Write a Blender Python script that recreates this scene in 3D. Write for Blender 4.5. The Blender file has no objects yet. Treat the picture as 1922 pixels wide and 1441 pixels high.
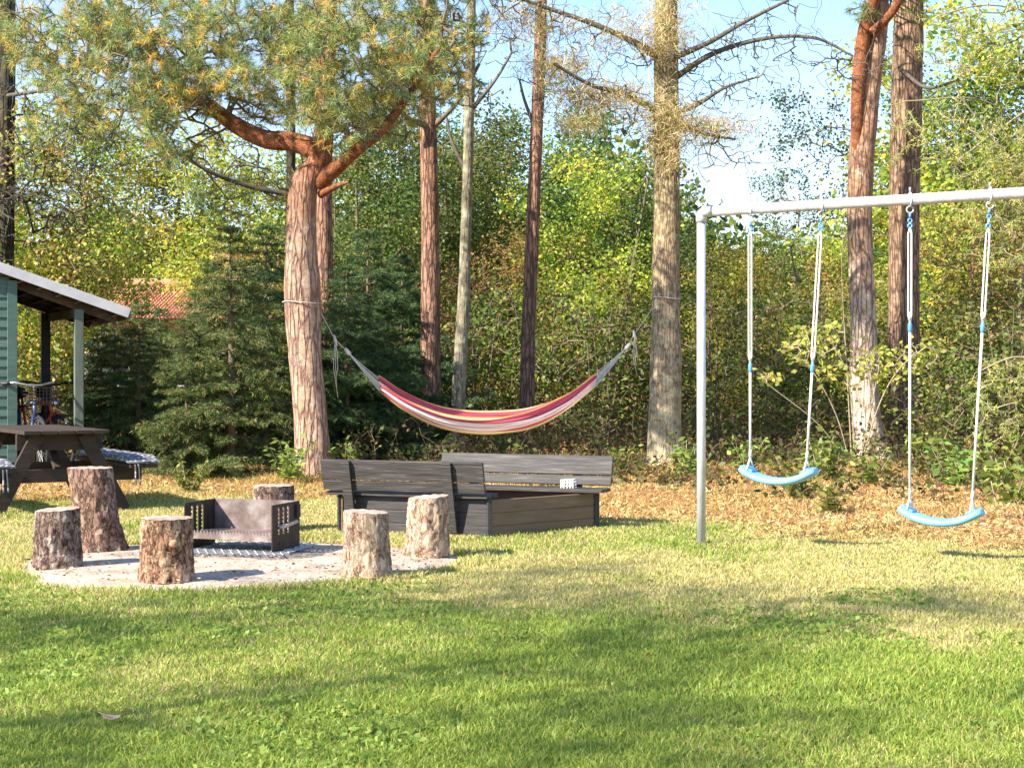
import bpy, math, random
import numpy as np
from mathutils import Vector, Matrix

# ---------------------------------------------------------------- camera, sky, sun, exposure
FPX, HC, YH = 3000.0, 1.22, 700.0        # focal length in photo pixels, eye height, horizon row
scene = bpy.context.scene
col = scene.collection
cam_d = bpy.data.cameras.new('camera')
cam = bpy.data.objects.new('camera', cam_d); col.objects.link(cam)
cam.location = (0, 0, HC); cam.rotation_euler = (math.radians(90), 0, 0)
cam_d.sensor_width = 36.0; cam_d.lens = 36.0 * FPX / 1922.0
cam_d.shift_y = -(720.5 - YH) / 1922.0
cam_d.clip_start = 0.1; cam_d.clip_end = 2000
scene.camera = cam
scene.view_settings.view_transform = 'Standard'
scene.view_settings.look = 'None'
scene.view_settings.exposure = 1.48
scene.view_settings.gamma = 1.0
SUN_EL = math.radians(37)
SH = Vector((0.82, 0.57)).normalized()    # direction shadows fall on the ground
sun_d = bpy.data.lights.new('sun', 'SUN'); sun_d.energy = 5.0; sun_d.angle = math.radians(0.55)
sun_d.color = (1.0, 0.91, 0.76)
sun = bpy.data.objects.new('sun', sun_d); col.objects.link(sun)
dirv = Vector((SH.x * math.cos(SUN_EL), SH.y * math.cos(SUN_EL), -math.sin(SUN_EL)))
sun.rotation_euler = dirv.to_track_quat('-Z', 'Y').to_euler(); sun.location = (-8, -4, 12)
world = bpy.data.worlds.new('World'); scene.world = world; world.use_nodes = True
wt = world.node_tree; wn = wt.nodes; wl = wt.links
bg = wn['Background']; bg.inputs[1].default_value = 0.115
sky = wn.new('ShaderNodeTexSky'); sky.sky_type = 'NISHITA'; sky.sun_disc = False
sky.sun_elevation = SUN_EL; sky.sun_rotation = math.atan2(-SH.x, -SH.y)
sky.air_density = 1.15; sky.dust_density = 0.2; sky.ozone_density = 1.6
tc = wn.new('ShaderNodeTexCoord'); mp = wn.new('ShaderNodeMapping'); mp.inputs['Scale'].default_value = (3, 3, 11)
mp.inputs['Location'].default_value = (0.4, 0.1, 0.9)
nz = wn.new('ShaderNodeTexNoise'); nz.inputs['Scale'].default_value = 1.4; nz.inputs['Detail'].default_value = 7
rp = wn.new('ShaderNodeValToRGB'); rp.color_ramp.elements[0].position = 0.47; rp.color_ramp.elements[1].position = 0.68
mx = wn.new('ShaderNodeMixRGB'); mx.inputs[2].default_value = (2.9, 3.0, 3.15, 1)
sc_ = wn.new('ShaderNodeMath'); sc_.operation = 'MULTIPLY'; sc_.inputs[1].default_value = 0.4
wl.new(tc.outputs['Generated'], mp.inputs[0]); wl.new(mp.outputs[0], nz.inputs[0]); wl.new(nz.outputs[0], rp.inputs[0])
wl.new(rp.outputs[0], sc_.inputs[0]); wl.new(sc_.outputs[0], mx.inputs[0]); tn = wn.new('ShaderNodeMixRGB'); tn.blend_type = 'MULTIPLY'; tn.inputs[0].default_value = 1; tn.inputs[2].default_value = (0.76, 0.83, 0.98, 1); wl.new(sky.outputs[0], tn.inputs[1]); wl.new(tn.outputs[0], mx.inputs[1]); wl.new(mx.outputs[0], bg.inputs[0])
cy = scene.cycles
cy.max_bounces = 7; cy.diffuse_bounces = 3; cy.glossy_bounces = 2; cy.transmission_bounces = 4
cy.transparent_max_bounces = 6; cy.use_denoising = True; cy.caustics_reflective = False; cy.caustics_refractive = False

# ---------------------------------------------------------------- helpers
rng = np.random.default_rng(7); random.seed(7)
V = Vector
def at(px, d, py=None):                       # point at distance d under photo column px (and row py)
    z = 0.0 if py is None else HC - (py - YH) * d / FPX
    return V(((px - 961.0) * d / FPX, d, z))
def dist(py): return FPX * HC / (py - YH)
def W(px, py, d): return np.array([(px - 961.0) * d / FPX, d, HC - (py - YH) * d / FPX])

def tag(o, label=None, cat=None, group=None, kind=None):
    if label: o['label'] = label
    if cat: o['category'] = cat
    if group: o['group'] = group
    if kind: o['kind'] = kind
    return o
def thing(name, label, cat, loc=(0, 0, 0), rz=0.0, group=None):
    o = bpy.data.objects.new(name, None); col.objects.link(o)
    o.location = loc; o.rotation_euler = (0, 0, rz); o.empty_display_size = 0.2
    return tag(o, label, cat, group)
def npmesh(name, verts, faces, mat, parent=None, colr=None, smooth=False, local=True):
    """verts (N,3), faces (M,k); world coords unless local; returns ONE object"""
    verts = np.asarray(verts, dtype=np.float32).reshape(-1, 3)
    faces = np.asarray(faces, dtype=np.int32)
    me = bpy.data.meshes.new(name)
    k = faces.shape[1]; m = faces.shape[0]
    me.vertices.add(len(verts)); me.vertices.foreach_set('co', verts.ravel())
    me.loops.add(m * k); me.loops.foreach_set('vertex_index', faces.ravel())
    me.polygons.add(m); me.polygons.foreach_set('loop_start', np.arange(0, m * k, k, dtype=np.int32))
    try: me.polygons.foreach_set('loop_total', np.full(m, k, dtype=np.int32))
    except Exception: pass
    if smooth: me.polygons.foreach_set('use_smooth', np.ones(m, dtype=bool))
    me.update(calc_edges=True)
    if colr is not None:
        a = me.color_attributes.new('Col', 'FLOAT_COLOR', 'POINT')
        c = np.ones((len(verts), 4), dtype=np.float32); c[:, :3] = colr
        a.data.foreach_set('color', c.ravel())
    me.materials.append(mat)
    o = bpy.data.objects.new(name, me); col.objects.link(o)
    if parent is not None: o.parent = parent
    return o
def copy_tree(o, parent=None):
    c = o.copy(); col.objects.link(c)
    if parent is not None: c.parent = parent
    for ch in [x for x in o.children]: copy_tree(ch, c)
    return c

def h3(i, j, k):
    n = (i * 374761393 + j * 668265263 + k * 2147483647 + 1274126177) & 0xffffffff
    n = ((n ^ (n >> 13)) * 1274126177) & 0xffffffff
    n = n ^ (n >> 16)
    return (n & 0xffff) / 65535.0
def vn(x, y, z=0.0):
    x, y, z = np.broadcast_arrays(np.asarray(x, float), np.asarray(y, float), np.asarray(z, float))
    xi = np.floor(x).astype(np.int64); yi = np.floor(y).astype(np.int64); zi = np.floor(z).astype(np.int64)
    fx = x - xi; fy = y - yi; fz = z - zi
    fx = fx * fx * (3 - 2 * fx); fy = fy * fy * (3 - 2 * fy); fz = fz * fz * (3 - 2 * fz)
    r = 0
    for a in (0, 1):
        for b in (0, 1):
            for c in (0, 1):
                r = r + h3(xi + a, yi + b, zi + c) * (fx if a else 1 - fx) * (fy if b else 1 - fy) * (fz if c else 1 - fz)
    return r
def fbm(x, y, z=0.0, o=4):
    s = 0; a = 0.5; t = 0
    for i in range(o):
        s = s + a * vn(x * 2 ** i + 13.7 * i, np.asarray(y) * 2 ** i + 5.1 * i, np.asarray(z) * 2 ** i + 3.3 * i); t += a; a *= 0.5
    return s / t
def sstep(a, b, x):
    t = np.clip((np.asarray(x, float) - a) / (b - a), 0, 1); return t * t * (3 - 2 * t)

class MB:
    def __init__(s): s.v = []; s.f = []
    def add(s, vs, fs):
        n = len(s.v); s.v += [tuple(v) for v in vs]; s.f += [tuple(i + n for i in f) for f in fs]
    def box(s, c, size, rot=None):
        hx, hy, hz = size[0] / 2, size[1] / 2, size[2] / 2
        vs = [V((x, y, z)) for x in (-hx, hx) for y in (-hy, hy) for z in (-hz, hz)]
        if rot is not None: vs = [rot @ v for v in vs]
        vs = [v + V(c) for v in vs]
        s.add(vs, [(0, 1, 3, 2), (4, 6, 7, 5), (0, 4, 5, 1), (2, 3, 7, 6), (0, 2, 6, 4), (1, 5, 7, 3)])
    def beam(s, a, b, w, h, up=(0, 0, 1)):
        a = V(a); b = V(b); d = b - a; L = d.length; x = d.normalized(); u = V(up)
        y = u.cross(x).normalized(); z = x.cross(y)
        R = Matrix((x, y, z)).transposed()
        s.box((a + b) / 2, (L, w, h), R)
    def tube(s, pts, r, n=10, cap=True):
        pts = [V(p) for p in pts]; m = len(pts)
        rs = r if hasattr(r, '__len__') else [r] * m
        t0 = (pts[1] - pts[0]).normalized()
        ref = V((0, 0, 1)) if abs(t0.z) < 0.9 else V((1, 0, 0))
        nx = ref.cross(t0).normalized(); vs = []
        for i, p in enumerate(pts):
            t = (pts[min(i + 1, m - 1)] - pts[max(i - 1, 0)]).normalized()
            nx = (nx - t * nx.dot(t)).normalized(); ny = t.cross(nx)
            for k in range(n):
                a = 2 * math.pi * k / n
                vs.append(p + (nx * math.cos(a) + ny * math.sin(a)) * rs[i])
        fs = [(i * n + k, i * n + (k + 1) % n, (i + 1) * n + (k + 1) % n, (i + 1) * n + k) for i in range(m - 1) for k in range(n)]
        if cap: fs += [tuple(range(n - 1, -1, -1)), tuple((m - 1) * n + k for k in range(n))]
        s.add(vs, fs)
    def torus(s, c, R, r, axis='y', n=32, m=8, a0=0, a1=2 * math.pi):
        full = abs(a1 - a0 - 2 * math.pi) < 1e-6
        pts = []
        for i in range(n + (0 if full else 1)):
            a = a0 + (a1 - a0) * i / n
            q = (math.cos(a) * R, math.sin(a) * R)
            pts.append({'y': V((q[0], 0, q[1])), 'z': V((q[0], q[1], 0)), 'x': V((0, q[0], q[1]))}[axis])
        vs = []
        ax = {'y': V((0, 1, 0)), 'z': V((0, 0, 1)), 'x': V((1, 0, 0))}[axis]
        for p in pts:
            o = p.normalized()
            for k in range(m):
                b = 2 * math.pi * k / m
                vs.append(V(c) + p + o * math.cos(b) * r + ax * math.sin(b) * r)
        N = len(pts)
        fs = [(i * m + k, ((i + 1) % N) * m + k, ((i + 1) % N) * m + (k + 1) % m, i * m + (k + 1) % m)
              for i in range(N if full else N - 1) for k in range(m)]
        s.add(vs, fs)
    def poly(s, pts2, z0, z1):
        n = len(pts2)
        vs = [(p[0], p[1], z0) for p in pts2] + [(p[0], p[1], z1) for p in pts2]
        s.add(vs, [tuple(range(n - 1, -1, -1)), tuple(range(n, 2 * n))] + [(i, (i + 1) % n, n + (i + 1) % n, n + i) for i in range(n)])
    def build(s, name, mat, parent=None, bevel=0.0, smooth=False):
        me = bpy.data.meshes.new(name); me.from_pydata(s.v, [], s.f); me.update()
        me.materials.append(mat)
        if smooth:
            for p in me.polygons: p.use_smooth = True
        o = bpy.data.objects.new(name, me); col.objects.link(o)
        if parent is not None: o.parent = parent
        if bevel > 0:
            b = o.modifiers.new('bevel', 'BEVEL'); b.width = bevel; b.segments = 2; b.limit_method = 'ANGLE'
        return o
def curve_pts(P, n=8):                          # Catmull-Rom
    P = [V(p) for p in P]; Q = [P[0] * 2 - P[1]] + P + [P[-1] * 2 - P[-2]]; out = []
    for i in range(1, len(Q) - 2):
        for k in range(n):
            t = k / n; a, b, c, d = Q[i - 1], Q[i], Q[i + 1], Q[i + 2]
            out.append(0.5 * ((2 * b) + (c - a) * t + (2 * a - 5 * b + 4 * c - d) * t * t + (3 * b - a - 3 * c + d) * t ** 3))
    out.append(P[-1]); return out

# ---------------------------------------------------------------- materials
def newmat(name):
    m = bpy.data.materials.new(name); m.use_nodes = True
    return m, m.node_tree.nodes, m.node_tree.links, m.node_tree.nodes['Principled BSDF']
def ramp(n, stops):
    r = n.new('ShaderNodeValToRGB'); e = r.color_ramp.elements
    e[0].position = stops[0][0]; e[0].color = (*stops[0][1], 1)
    e[1].position = stops[1][0]; e[1].color = (*stops[1][1], 1)
    for p, c in stops[2:]:
        x = e.new(p); x.color = (*c, 1)
    return r
def mat_noise(name, stops, scale=(6, 6, 6), rough=0.8, bump=0.3, detail=6, bscale=None, metal=0.0, bdist=0.01, spec=0.3):
    m, n, l, b = newmat(name)
    t = n.new('ShaderNodeTexCoord'); mp = n.new('ShaderNodeMapping'); mp.inputs['Scale'].default_value = scale
    z = n.new('ShaderNodeTexNoise'); z.inputs['Scale'].default_value = 1; z.inputs['Detail'].default_value = detail; z.inputs['Roughness'].default_value = 0.65
    r = ramp(n, stops)
    l.new(t.outputs['Object'], mp.inputs[0]); l.new(mp.outputs[0], z.inputs[0]); l.new(z.outputs[0], r.inputs[0]); l.new(r.outputs[0], b.inputs['Base Color'])
    z2 = n.new('ShaderNodeTexNoise'); z2.inputs['Scale'].default_value = bscale or 4; z2.inputs['Detail'].default_value = 5
    bp = n.new('ShaderNodeBump'); bp.inputs['Strength'].default_value = bump; bp.inputs['Distance'].default_value = bdist
    l.new(mp.outputs[0], z2.inputs[0]); l.new(z2.outputs[0], bp.inputs['Height']); l.new(bp.outputs[0], b.inputs['Normal'])
    b.inputs['Roughness'].default_value = rough; b.inputs['Metallic'].default_value = metal
    b.inputs['Specular IOR Level'].default_value = spec
    return m
def mat_leaf(name, trans=0.35, vary=0.12, hue=0.012, rough=0.5, sheen=0.0):
    m, n, l, b = newmat(name); n.remove(b)
    at_ = n.new('ShaderNodeAttribute'); at_.attribute_name = 'Col'
    oi = n.new('ShaderNodeObjectInfo')
    hs = n.new('ShaderNodeHueSaturation')
    mr = n.new('ShaderNodeMapRange'); mr.inputs['To Min'].default_value = 1 - vary * 1.5; mr.inputs['To Max'].default_value = 1 + vary * 1.5
    mh = n.new('ShaderNodeMapRange'); mh.inputs['To Min'].default_value = 0.5 - hue; mh.inputs['To Max'].default_value = 0.5 + hue
    l.new(oi.outputs['Random'], mr.inputs['Value']); l.new(oi.outputs['Random'], mh.inputs['Value'])
    l.new(mr.outputs[0], hs.inputs['Value']); l.new(mh.outputs[0], hs.inputs['Hue']); l.new(at_.outputs['Color'], hs.inputs['Color'])
    d = n.new('ShaderNodeBsdfDiffuse'); t = n.new('ShaderNodeBsdfTranslucent'); g = n.new('ShaderNodeBsdfGlossy'); g.inputs['Roughness'].default_value = rough
    g.inputs['Color'].default_value = (1, 1, 1, 1)
    ms = n.new('ShaderNodeMixShader'); ms.inputs[0].default_value = trans
    ms2 = n.new('ShaderNodeMixShader'); ms2.inputs[0].default_value = 0.015 + sheen
    l.new(hs.outputs[0], d.inputs[0]); l.new(hs.outputs[0], t.inputs[0]); l.new(d.outputs[0], ms.inputs[1]); l.new(t.outputs[0], ms.inputs[2])
    l.new(ms.outputs[0], ms2.inputs[1]); l.new(g.outputs[0], ms2.inputs[2]); l.new(ms2.outputs[0], n['Material Output'].inputs[0])
    return m
def mat_bark(name, low, high, crack, zmix=(2.2, 3.6), lichen=None, lich_amt=0.5, ridged=1.0, scale=11.0, lich_low=None, lsc=8.0):
    """low / high: colours under and over the height band zmix; crack: furrow colour; lichen: pale patches"""
    m, n, l, b = newmat(name)
    t = n.new('ShaderNodeTexCoord'); mp = n.new('ShaderNodeMapping'); mp.inputs['Scale'].default_value = (scale, scale, scale * 0.15)
    nw = n.new('ShaderNodeTexNoise'); nw.inputs['Scale'].default_value = 3.0; nw.inputs['Detail'].default_value = 3
    l.new(t.outputs['Object'], mp.inputs[0])
    add = n.new('ShaderNodeMixRGB'); add.blend_type = 'ADD'; add.inputs[0].default_value = 0.35
    l.new(mp.outputs[0], nw.inputs[0]); l.new(mp.outputs[0], add.inputs[1]); l.new(nw.outputs['Color'], add.inputs[2])
    vo = n.new('ShaderNodeTexVoronoi'); vo.feature = 'DISTANCE_TO_EDGE'; vo.inputs['Scale'].default_value = 1.3
    l.new(add.outputs[0], vo.inputs[0])
    cr = n.new('ShaderNodeMapRange'); cr.inputs['From Max'].default_value = 0.16; l.new(vo.outputs[0], cr.inputs[0])
    sep = n.new('ShaderNodeSeparateXYZ'); l.new(t.outputs['Object'], sep.inputs[0])
    hz = n.new('ShaderNodeMapRange'); hz.inputs['From Min'].default_value = zmix[0]; hz.inputs['From Max'].default_value = zmix[1]
    nb = n.new('ShaderNodeTexNoise'); nb.inputs['Scale'].default_value = 1.6; nb.inputs['Detail'].default_value = 4; l.new(t.outputs['Object'], nb.inputs[0])
    ad = n.new('ShaderNodeMath'); ad.operation = 'MULTIPLY_ADD'; ad.inputs[1].default_value = 1.6
    l.new(nb.outputs[0], ad.inputs[0]); l.new(sep.outputs[2], ad.inputs[2]); l.new(ad.outputs[0], hz.inputs[0])
    hi = n.new('ShaderNodeMixRGB'); hi.inputs[1].default_value = (*low, 1); hi.inputs[2].default_value = (*high, 1); l.new(hz.outputs[0], hi.inputs[0])
    nv = n.new('ShaderNodeTexNoise'); nv.inputs['Scale'].default_value = 16; nv.inputs['Detail'].default_value = 6; nv.inputs['Roughness'].default_value = 0.7
    l.new(t.outputs['Object'], nv.inputs[0])
    rv = ramp(n, [(0.3, (0.55, 0.53, 0.52)), (0.7, (1.45, 1.4, 1.35))]); l.new(nv.outputs[0], rv.inputs[0])
    mu = n.new('ShaderNodeMixRGB'); mu.blend_type = 'MULTIPLY'; mu.inputs[0].default_value = 1; l.new(hi.outputs[0], mu.inputs[1]); l.new(rv.outputs[0], mu.inputs[2])
    mc = n.new('ShaderNodeMixRGB'); mc.inputs[1].default_value = (*crack, 1); l.new(cr.outputs[0], mc.inputs[0]); l.new(mu.outputs[0], mc.inputs[2])
    last = mc
    if lichen:
        nl = n.new('ShaderNodeTexNoise'); nl.inputs['Scale'].default_value = lsc; nl.inputs['Detail'].default_value = 8; nl.inputs['Roughness'].default_value = 0.7
        mpl = n.new('ShaderNodeMapping'); mpl.inputs['Location'].default_value = (3, 7, 1); l.new(t.outputs['Object'], mpl.inputs[0]); l.new(mpl.outputs[0], nl.inputs[0])
        src = nl.outputs[0]
        if lich_low is not None:
            lz = n.new('ShaderNodeMapRange'); lz.inputs['From Min'].default_value = 0.0; lz.inputs['From Max'].default_value = lich_low
            lz.inputs['To Min'].default_value = 0.16; lz.inputs['To Max'].default_value = 0.0; l.new(sep.outputs[2], lz.inputs[0])
            aa = n.new('ShaderNodeMath'); l.new(nl.outputs[0], aa.inputs[0]); l.new(lz.outputs[0], aa.inputs[1]); src = aa.outputs[0]
        rl = ramp(n, [(0.60 - lich_amt * 0.2, (0, 0, 0)), (0.74 - lich_amt * 0.12, (0.85, 0.85, 0.85))]); l.new(src, rl.inputs[0])
        ml = n.new('ShaderNodeMixRGB'); l.new(rl.outputs[0], ml.inputs[0]); l.new(mc.outputs[0], ml.inputs[1]); ml.inputs[2].default_value = (*lichen, 1); last = ml
    l.new(last.outputs[0], b.inputs['Base Color'])
    b.inputs['Roughness'].default_value = 0.95; b.inputs['Specular IOR Level'].default_value = 0.1
    hh = n.new('ShaderNodeMath'); hh.operation = 'ADD'; l.new(cr.outputs[0], hh.inputs[0]); l.new(nv.outputs[0], hh.inputs[1])
    bp = n.new('ShaderNodeBump'); bp.inputs['Strength'].default_value = 0.9 * ridged; bp.inputs['Distance'].default_value = 0.02
    l.new(hh.outputs[0], bp.inputs['Height']); l.new(bp.outputs[0], b.inputs['Normal'])
    return m
M = {}
M['leaf'] = mat_leaf('leaf', 0.5, 0.2, 0.03)
M['needle'] = mat_leaf('needle', 0.3, 0.05, 0.004)
M['grass'] = mat_leaf('grass_blades', 0.45, 0, 0)
M['litter'] = mat_leaf('litter', 0.15, 0, 0)
M['pine'] = mat_bark('pine_bark', (0.41, 0.285, 0.21), (0.30, 0.12, 0.06), (0.20, 0.12, 0.095), (3.4, 4.4), (0.50, 0.40, 0.34), 0.30, scale=13)
M['pine_red'] = mat_bark('red_pine_bark', (0.29, 0.19, 0.145), (0.34, 0.19, 0.13), (0.12, 0.07, 0.055), (2, 5), scale=14)
M['pine_pale'] = mat_bark('pale_pine_bark', (0.58, 0.46, 0.36), (0.36, 0.21, 0.13), (0.20, 0.12, 0.09), (2.6, 4.4), (0.62, 0.54, 0.44), 0.30, lich_low=2.2, scale=13)
M['pine_brown'] = mat_bark('brown_pine_bark', (0.28, 0.19, 0.14), (0.31, 0.21, 0.14), (0.11, 0.07, 0.05), (2.4, 4.4), scale=15)
M['spruce_bark'] = mat_bark('spruce_bark', (0.36, 0.26, 0.18), (0.27, 0.22, 0.12), (0.15, 0.10, 0.07), (2.8, 4.0), (0.50, 0.45, 0.29), 0.5, 0.7, 20, lich_low=2.4, lsc=13)
M['lichen_bark'] = mat_bark('lichen_bark', (0.27, 0.24, 0.18), (0.20, 0.18, 0.12), (0.14, 0.12, 0.09), (2, 5), (0.42, 0.42, 0.30), 0.6, 0.5, 12, lich_low=0.8)
M['dark_bark'] = mat_bark('dark_bark', (0.085, 0.07, 0.055), (0.08, 0.07, 0.05), (0.03, 0.025, 0.02), (2, 5), (0.16, 0.17, 0.10), 0.4)
M['limb'] = mat_noise('orange_limb_bark', [(0.3, (0.08, 0.03, 0.016)), (0.5, (0.22, 0.075, 0.032)), (0.7, (0.38, 0.17, 0.08))], (16, 16, 16), 0.95, 0.9, bdist=0.02)
M['twig'] = mat_noise('twig_bark', [(0.3, (0.10, 0.075, 0.055)), (0.7, (0.22, 0.17, 0.12))], (20, 20, 20), 0.95, 0.2)
M['twig_pale'] = mat_noise('pale_twig', [(0.3, (0.22, 0.18, 0.11)), (0.7, (0.42, 0.36, 0.24))], (20, 20, 20), 0.95, 0.2)
M['twig_grey'] = mat_noise('grey_twig', [(0.3, (0.07, 0.06, 0.05)), (0.7, (0.16, 0.14, 0.11))], (20, 20, 20), 0.95, 0.2)
M['stain'] = mat_noise('black_stain_wood', [(0.30, (0.018, 0.016, 0.016)), (0.55, (0.045, 0.040, 0.040)), (0.72, (0.12, 0.11, 0.105))], (3, 3, 60), 0.62, 0.5, 8, 2.0, spec=0.45)
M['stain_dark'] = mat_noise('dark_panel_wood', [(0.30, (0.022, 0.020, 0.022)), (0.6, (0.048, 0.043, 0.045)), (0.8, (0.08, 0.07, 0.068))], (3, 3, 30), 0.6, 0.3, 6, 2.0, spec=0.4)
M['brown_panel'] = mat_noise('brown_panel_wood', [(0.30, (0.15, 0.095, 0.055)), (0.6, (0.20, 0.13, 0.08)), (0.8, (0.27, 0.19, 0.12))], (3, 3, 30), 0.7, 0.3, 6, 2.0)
M['galv'] = mat_noise('galvanised_steel', [(0.35, (0.46, 0.47, 0.50)), (0.65, (0.66, 0.67, 0.70))], (25, 25, 8), 0.42, 0.05, 5, metal=0.35, spec=0.5)
M['steel_black'] = mat_noise('sooty_steel', [(0.3, (0.022, 0.017, 0.015)), (0.55, (0.048, 0.034, 0.028)), (0.75, (0.11, 0.075, 0.06))], (9, 9, 9), 0.55, 0.3, 8, metal=0.3)
M['steel_grey'] = mat_noise('burnt_steel', [(0.3, (0.09, 0.06, 0.055)), (0.5, (0.20, 0.155, 0.145)), (0.68, (0.36, 0.32, 0.31))], (6, 6, 6), 0.5, 0.2, 8, metal=0.35)
M['mesh_metal'] = mat_noise('pale_mesh_metal', [(0.3, (0.40, 0.40, 0.42)), (0.7, (0.66, 0.66, 0.66))], (20, 20, 20), 0.5, 0.1)
M['rope'] = mat_noise('white_rope', [(0.3, (0.55, 0.54, 0.50)), (0.7, (0.80, 0.79, 0.75))], (60, 60, 120), 0.85, 0.4)
M['cord'] = mat_noise('pale_cord', [(0.3, (0.45, 0.42, 0.34)), (0.7, (0.68, 0.65, 0.56))], (60, 60, 120), 0.9, 0.3)
M['blue'] = mat_noise('light_blue_plastic', [(0.3, (0.13, 0.42, 0.70)), (0.7, (0.24, 0.56, 0.82))], (5, 5, 5), 0.38, 0.05, spec=0.5)
M['blue_dark'] = mat_noise('blue_plastic', [(0.3, (0.07, 0.25, 0.56)), (0.7, (0.12, 0.34, 0.68))], (5, 5, 5), 0.4, 0.05, spec=0.5)
M['green_wood'] = mat_noise('green_painted_wood', [(0.3, (0.055, 0.105, 0.09)), (0.7, (0.10, 0.165, 0.14))], (3, 3, 30), 0.6, 0.25)
M['grey_green_wood'] = mat_noise('grey_green_post', [(0.3, (0.085, 0.11, 0.09)), (0.7, (0.14, 0.17, 0.135))], (20, 20, 3), 0.7, 0.25)
M['roof_wood'] = mat_noise('roof_boards', [(0.3, (0.07, 0.05, 0.038)), (0.7, (0.16, 0.12, 0.085))], (14, 2, 14), 0.8, 0.3)
M['fascia'] = mat_noise('pale_fascia', [(0.3, (0.46, 0.46, 0.50)), (0.7, (0.60, 0.60, 0.62))], (4, 4, 4), 0.6, 0.1)
M['felt'] = mat_noise('roofing_felt', [(0.3, (0.06, 0.06, 0.07)), (0.7, (0.13, 0.13, 0.14))], (9, 9, 9), 0.95, 0.3)
M['table_wood'] = mat_noise('table_wood', [(0.3, (0.030, 0.020, 0.015)), (0.6, (0.055, 0.038, 0.028)), (0.8, (0.12, 0.095, 0.075))], (18, 3, 18), 0.7, 0.4)
M['black'] = mat_noise('black_rubber', [(0.3, (0.012, 0.012, 0.013)), (0.7, (0.03, 0.03, 0.03))], (9, 9, 9), 0.7, 0.1)
M['chrome'] = mat_noise('chrome', [(0.3, (0.5, 0.5, 0.5)), (0.7, (0.65, 0.65, 0.66))], (9, 9, 9), 0.25, 0.0, metal=0.9)
M['red_paint'] = mat_noise('red_frame_paint', [(0.3, (0.50, 0.05, 0.02)), (0.7, (0.60, 0.09, 0.04))], (9, 9, 9), 0.3, 0.0, spec=0.5)
M['navy_paint'] = mat_noise('navy_frame_paint', [(0.3, (0.03, 0.05, 0.14)), (0.7, (0.05, 0.08, 0.2))], (9, 9, 9), 0.3, 0.0, spec=0.5)
M['tile'] = mat_noise('red_roof_tile', [(0.3, (0.34, 0.14, 0.08)), (0.55, (0.44, 0.21, 0.13)), (0.75, (0.52, 0.32, 0.22))], (3, 3, 3), 0.85, 0.3)
M['house_wall'] = mat_noise('house_wall', [(0.3, (0.36, 0.26, 0.18)), (0.7, (0.46, 0.35, 0.25))], (3, 3, 3), 0.9, 0.2)
M['window_glass'] = mat_noise('window_glass', [(0.3, (0.03, 0.035, 0.04)), (0.7, (0.06, 0.065, 0.07))], (2, 2, 2), 0.08, 0.0, spec=0.6)
M['white'] = mat_noise('white_paint', [(0.3, (0.42, 0.42, 0.41)), (0.7, (0.60, 0.60, 0.59))], (9, 9, 9), 0.5, 0.1)

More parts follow.
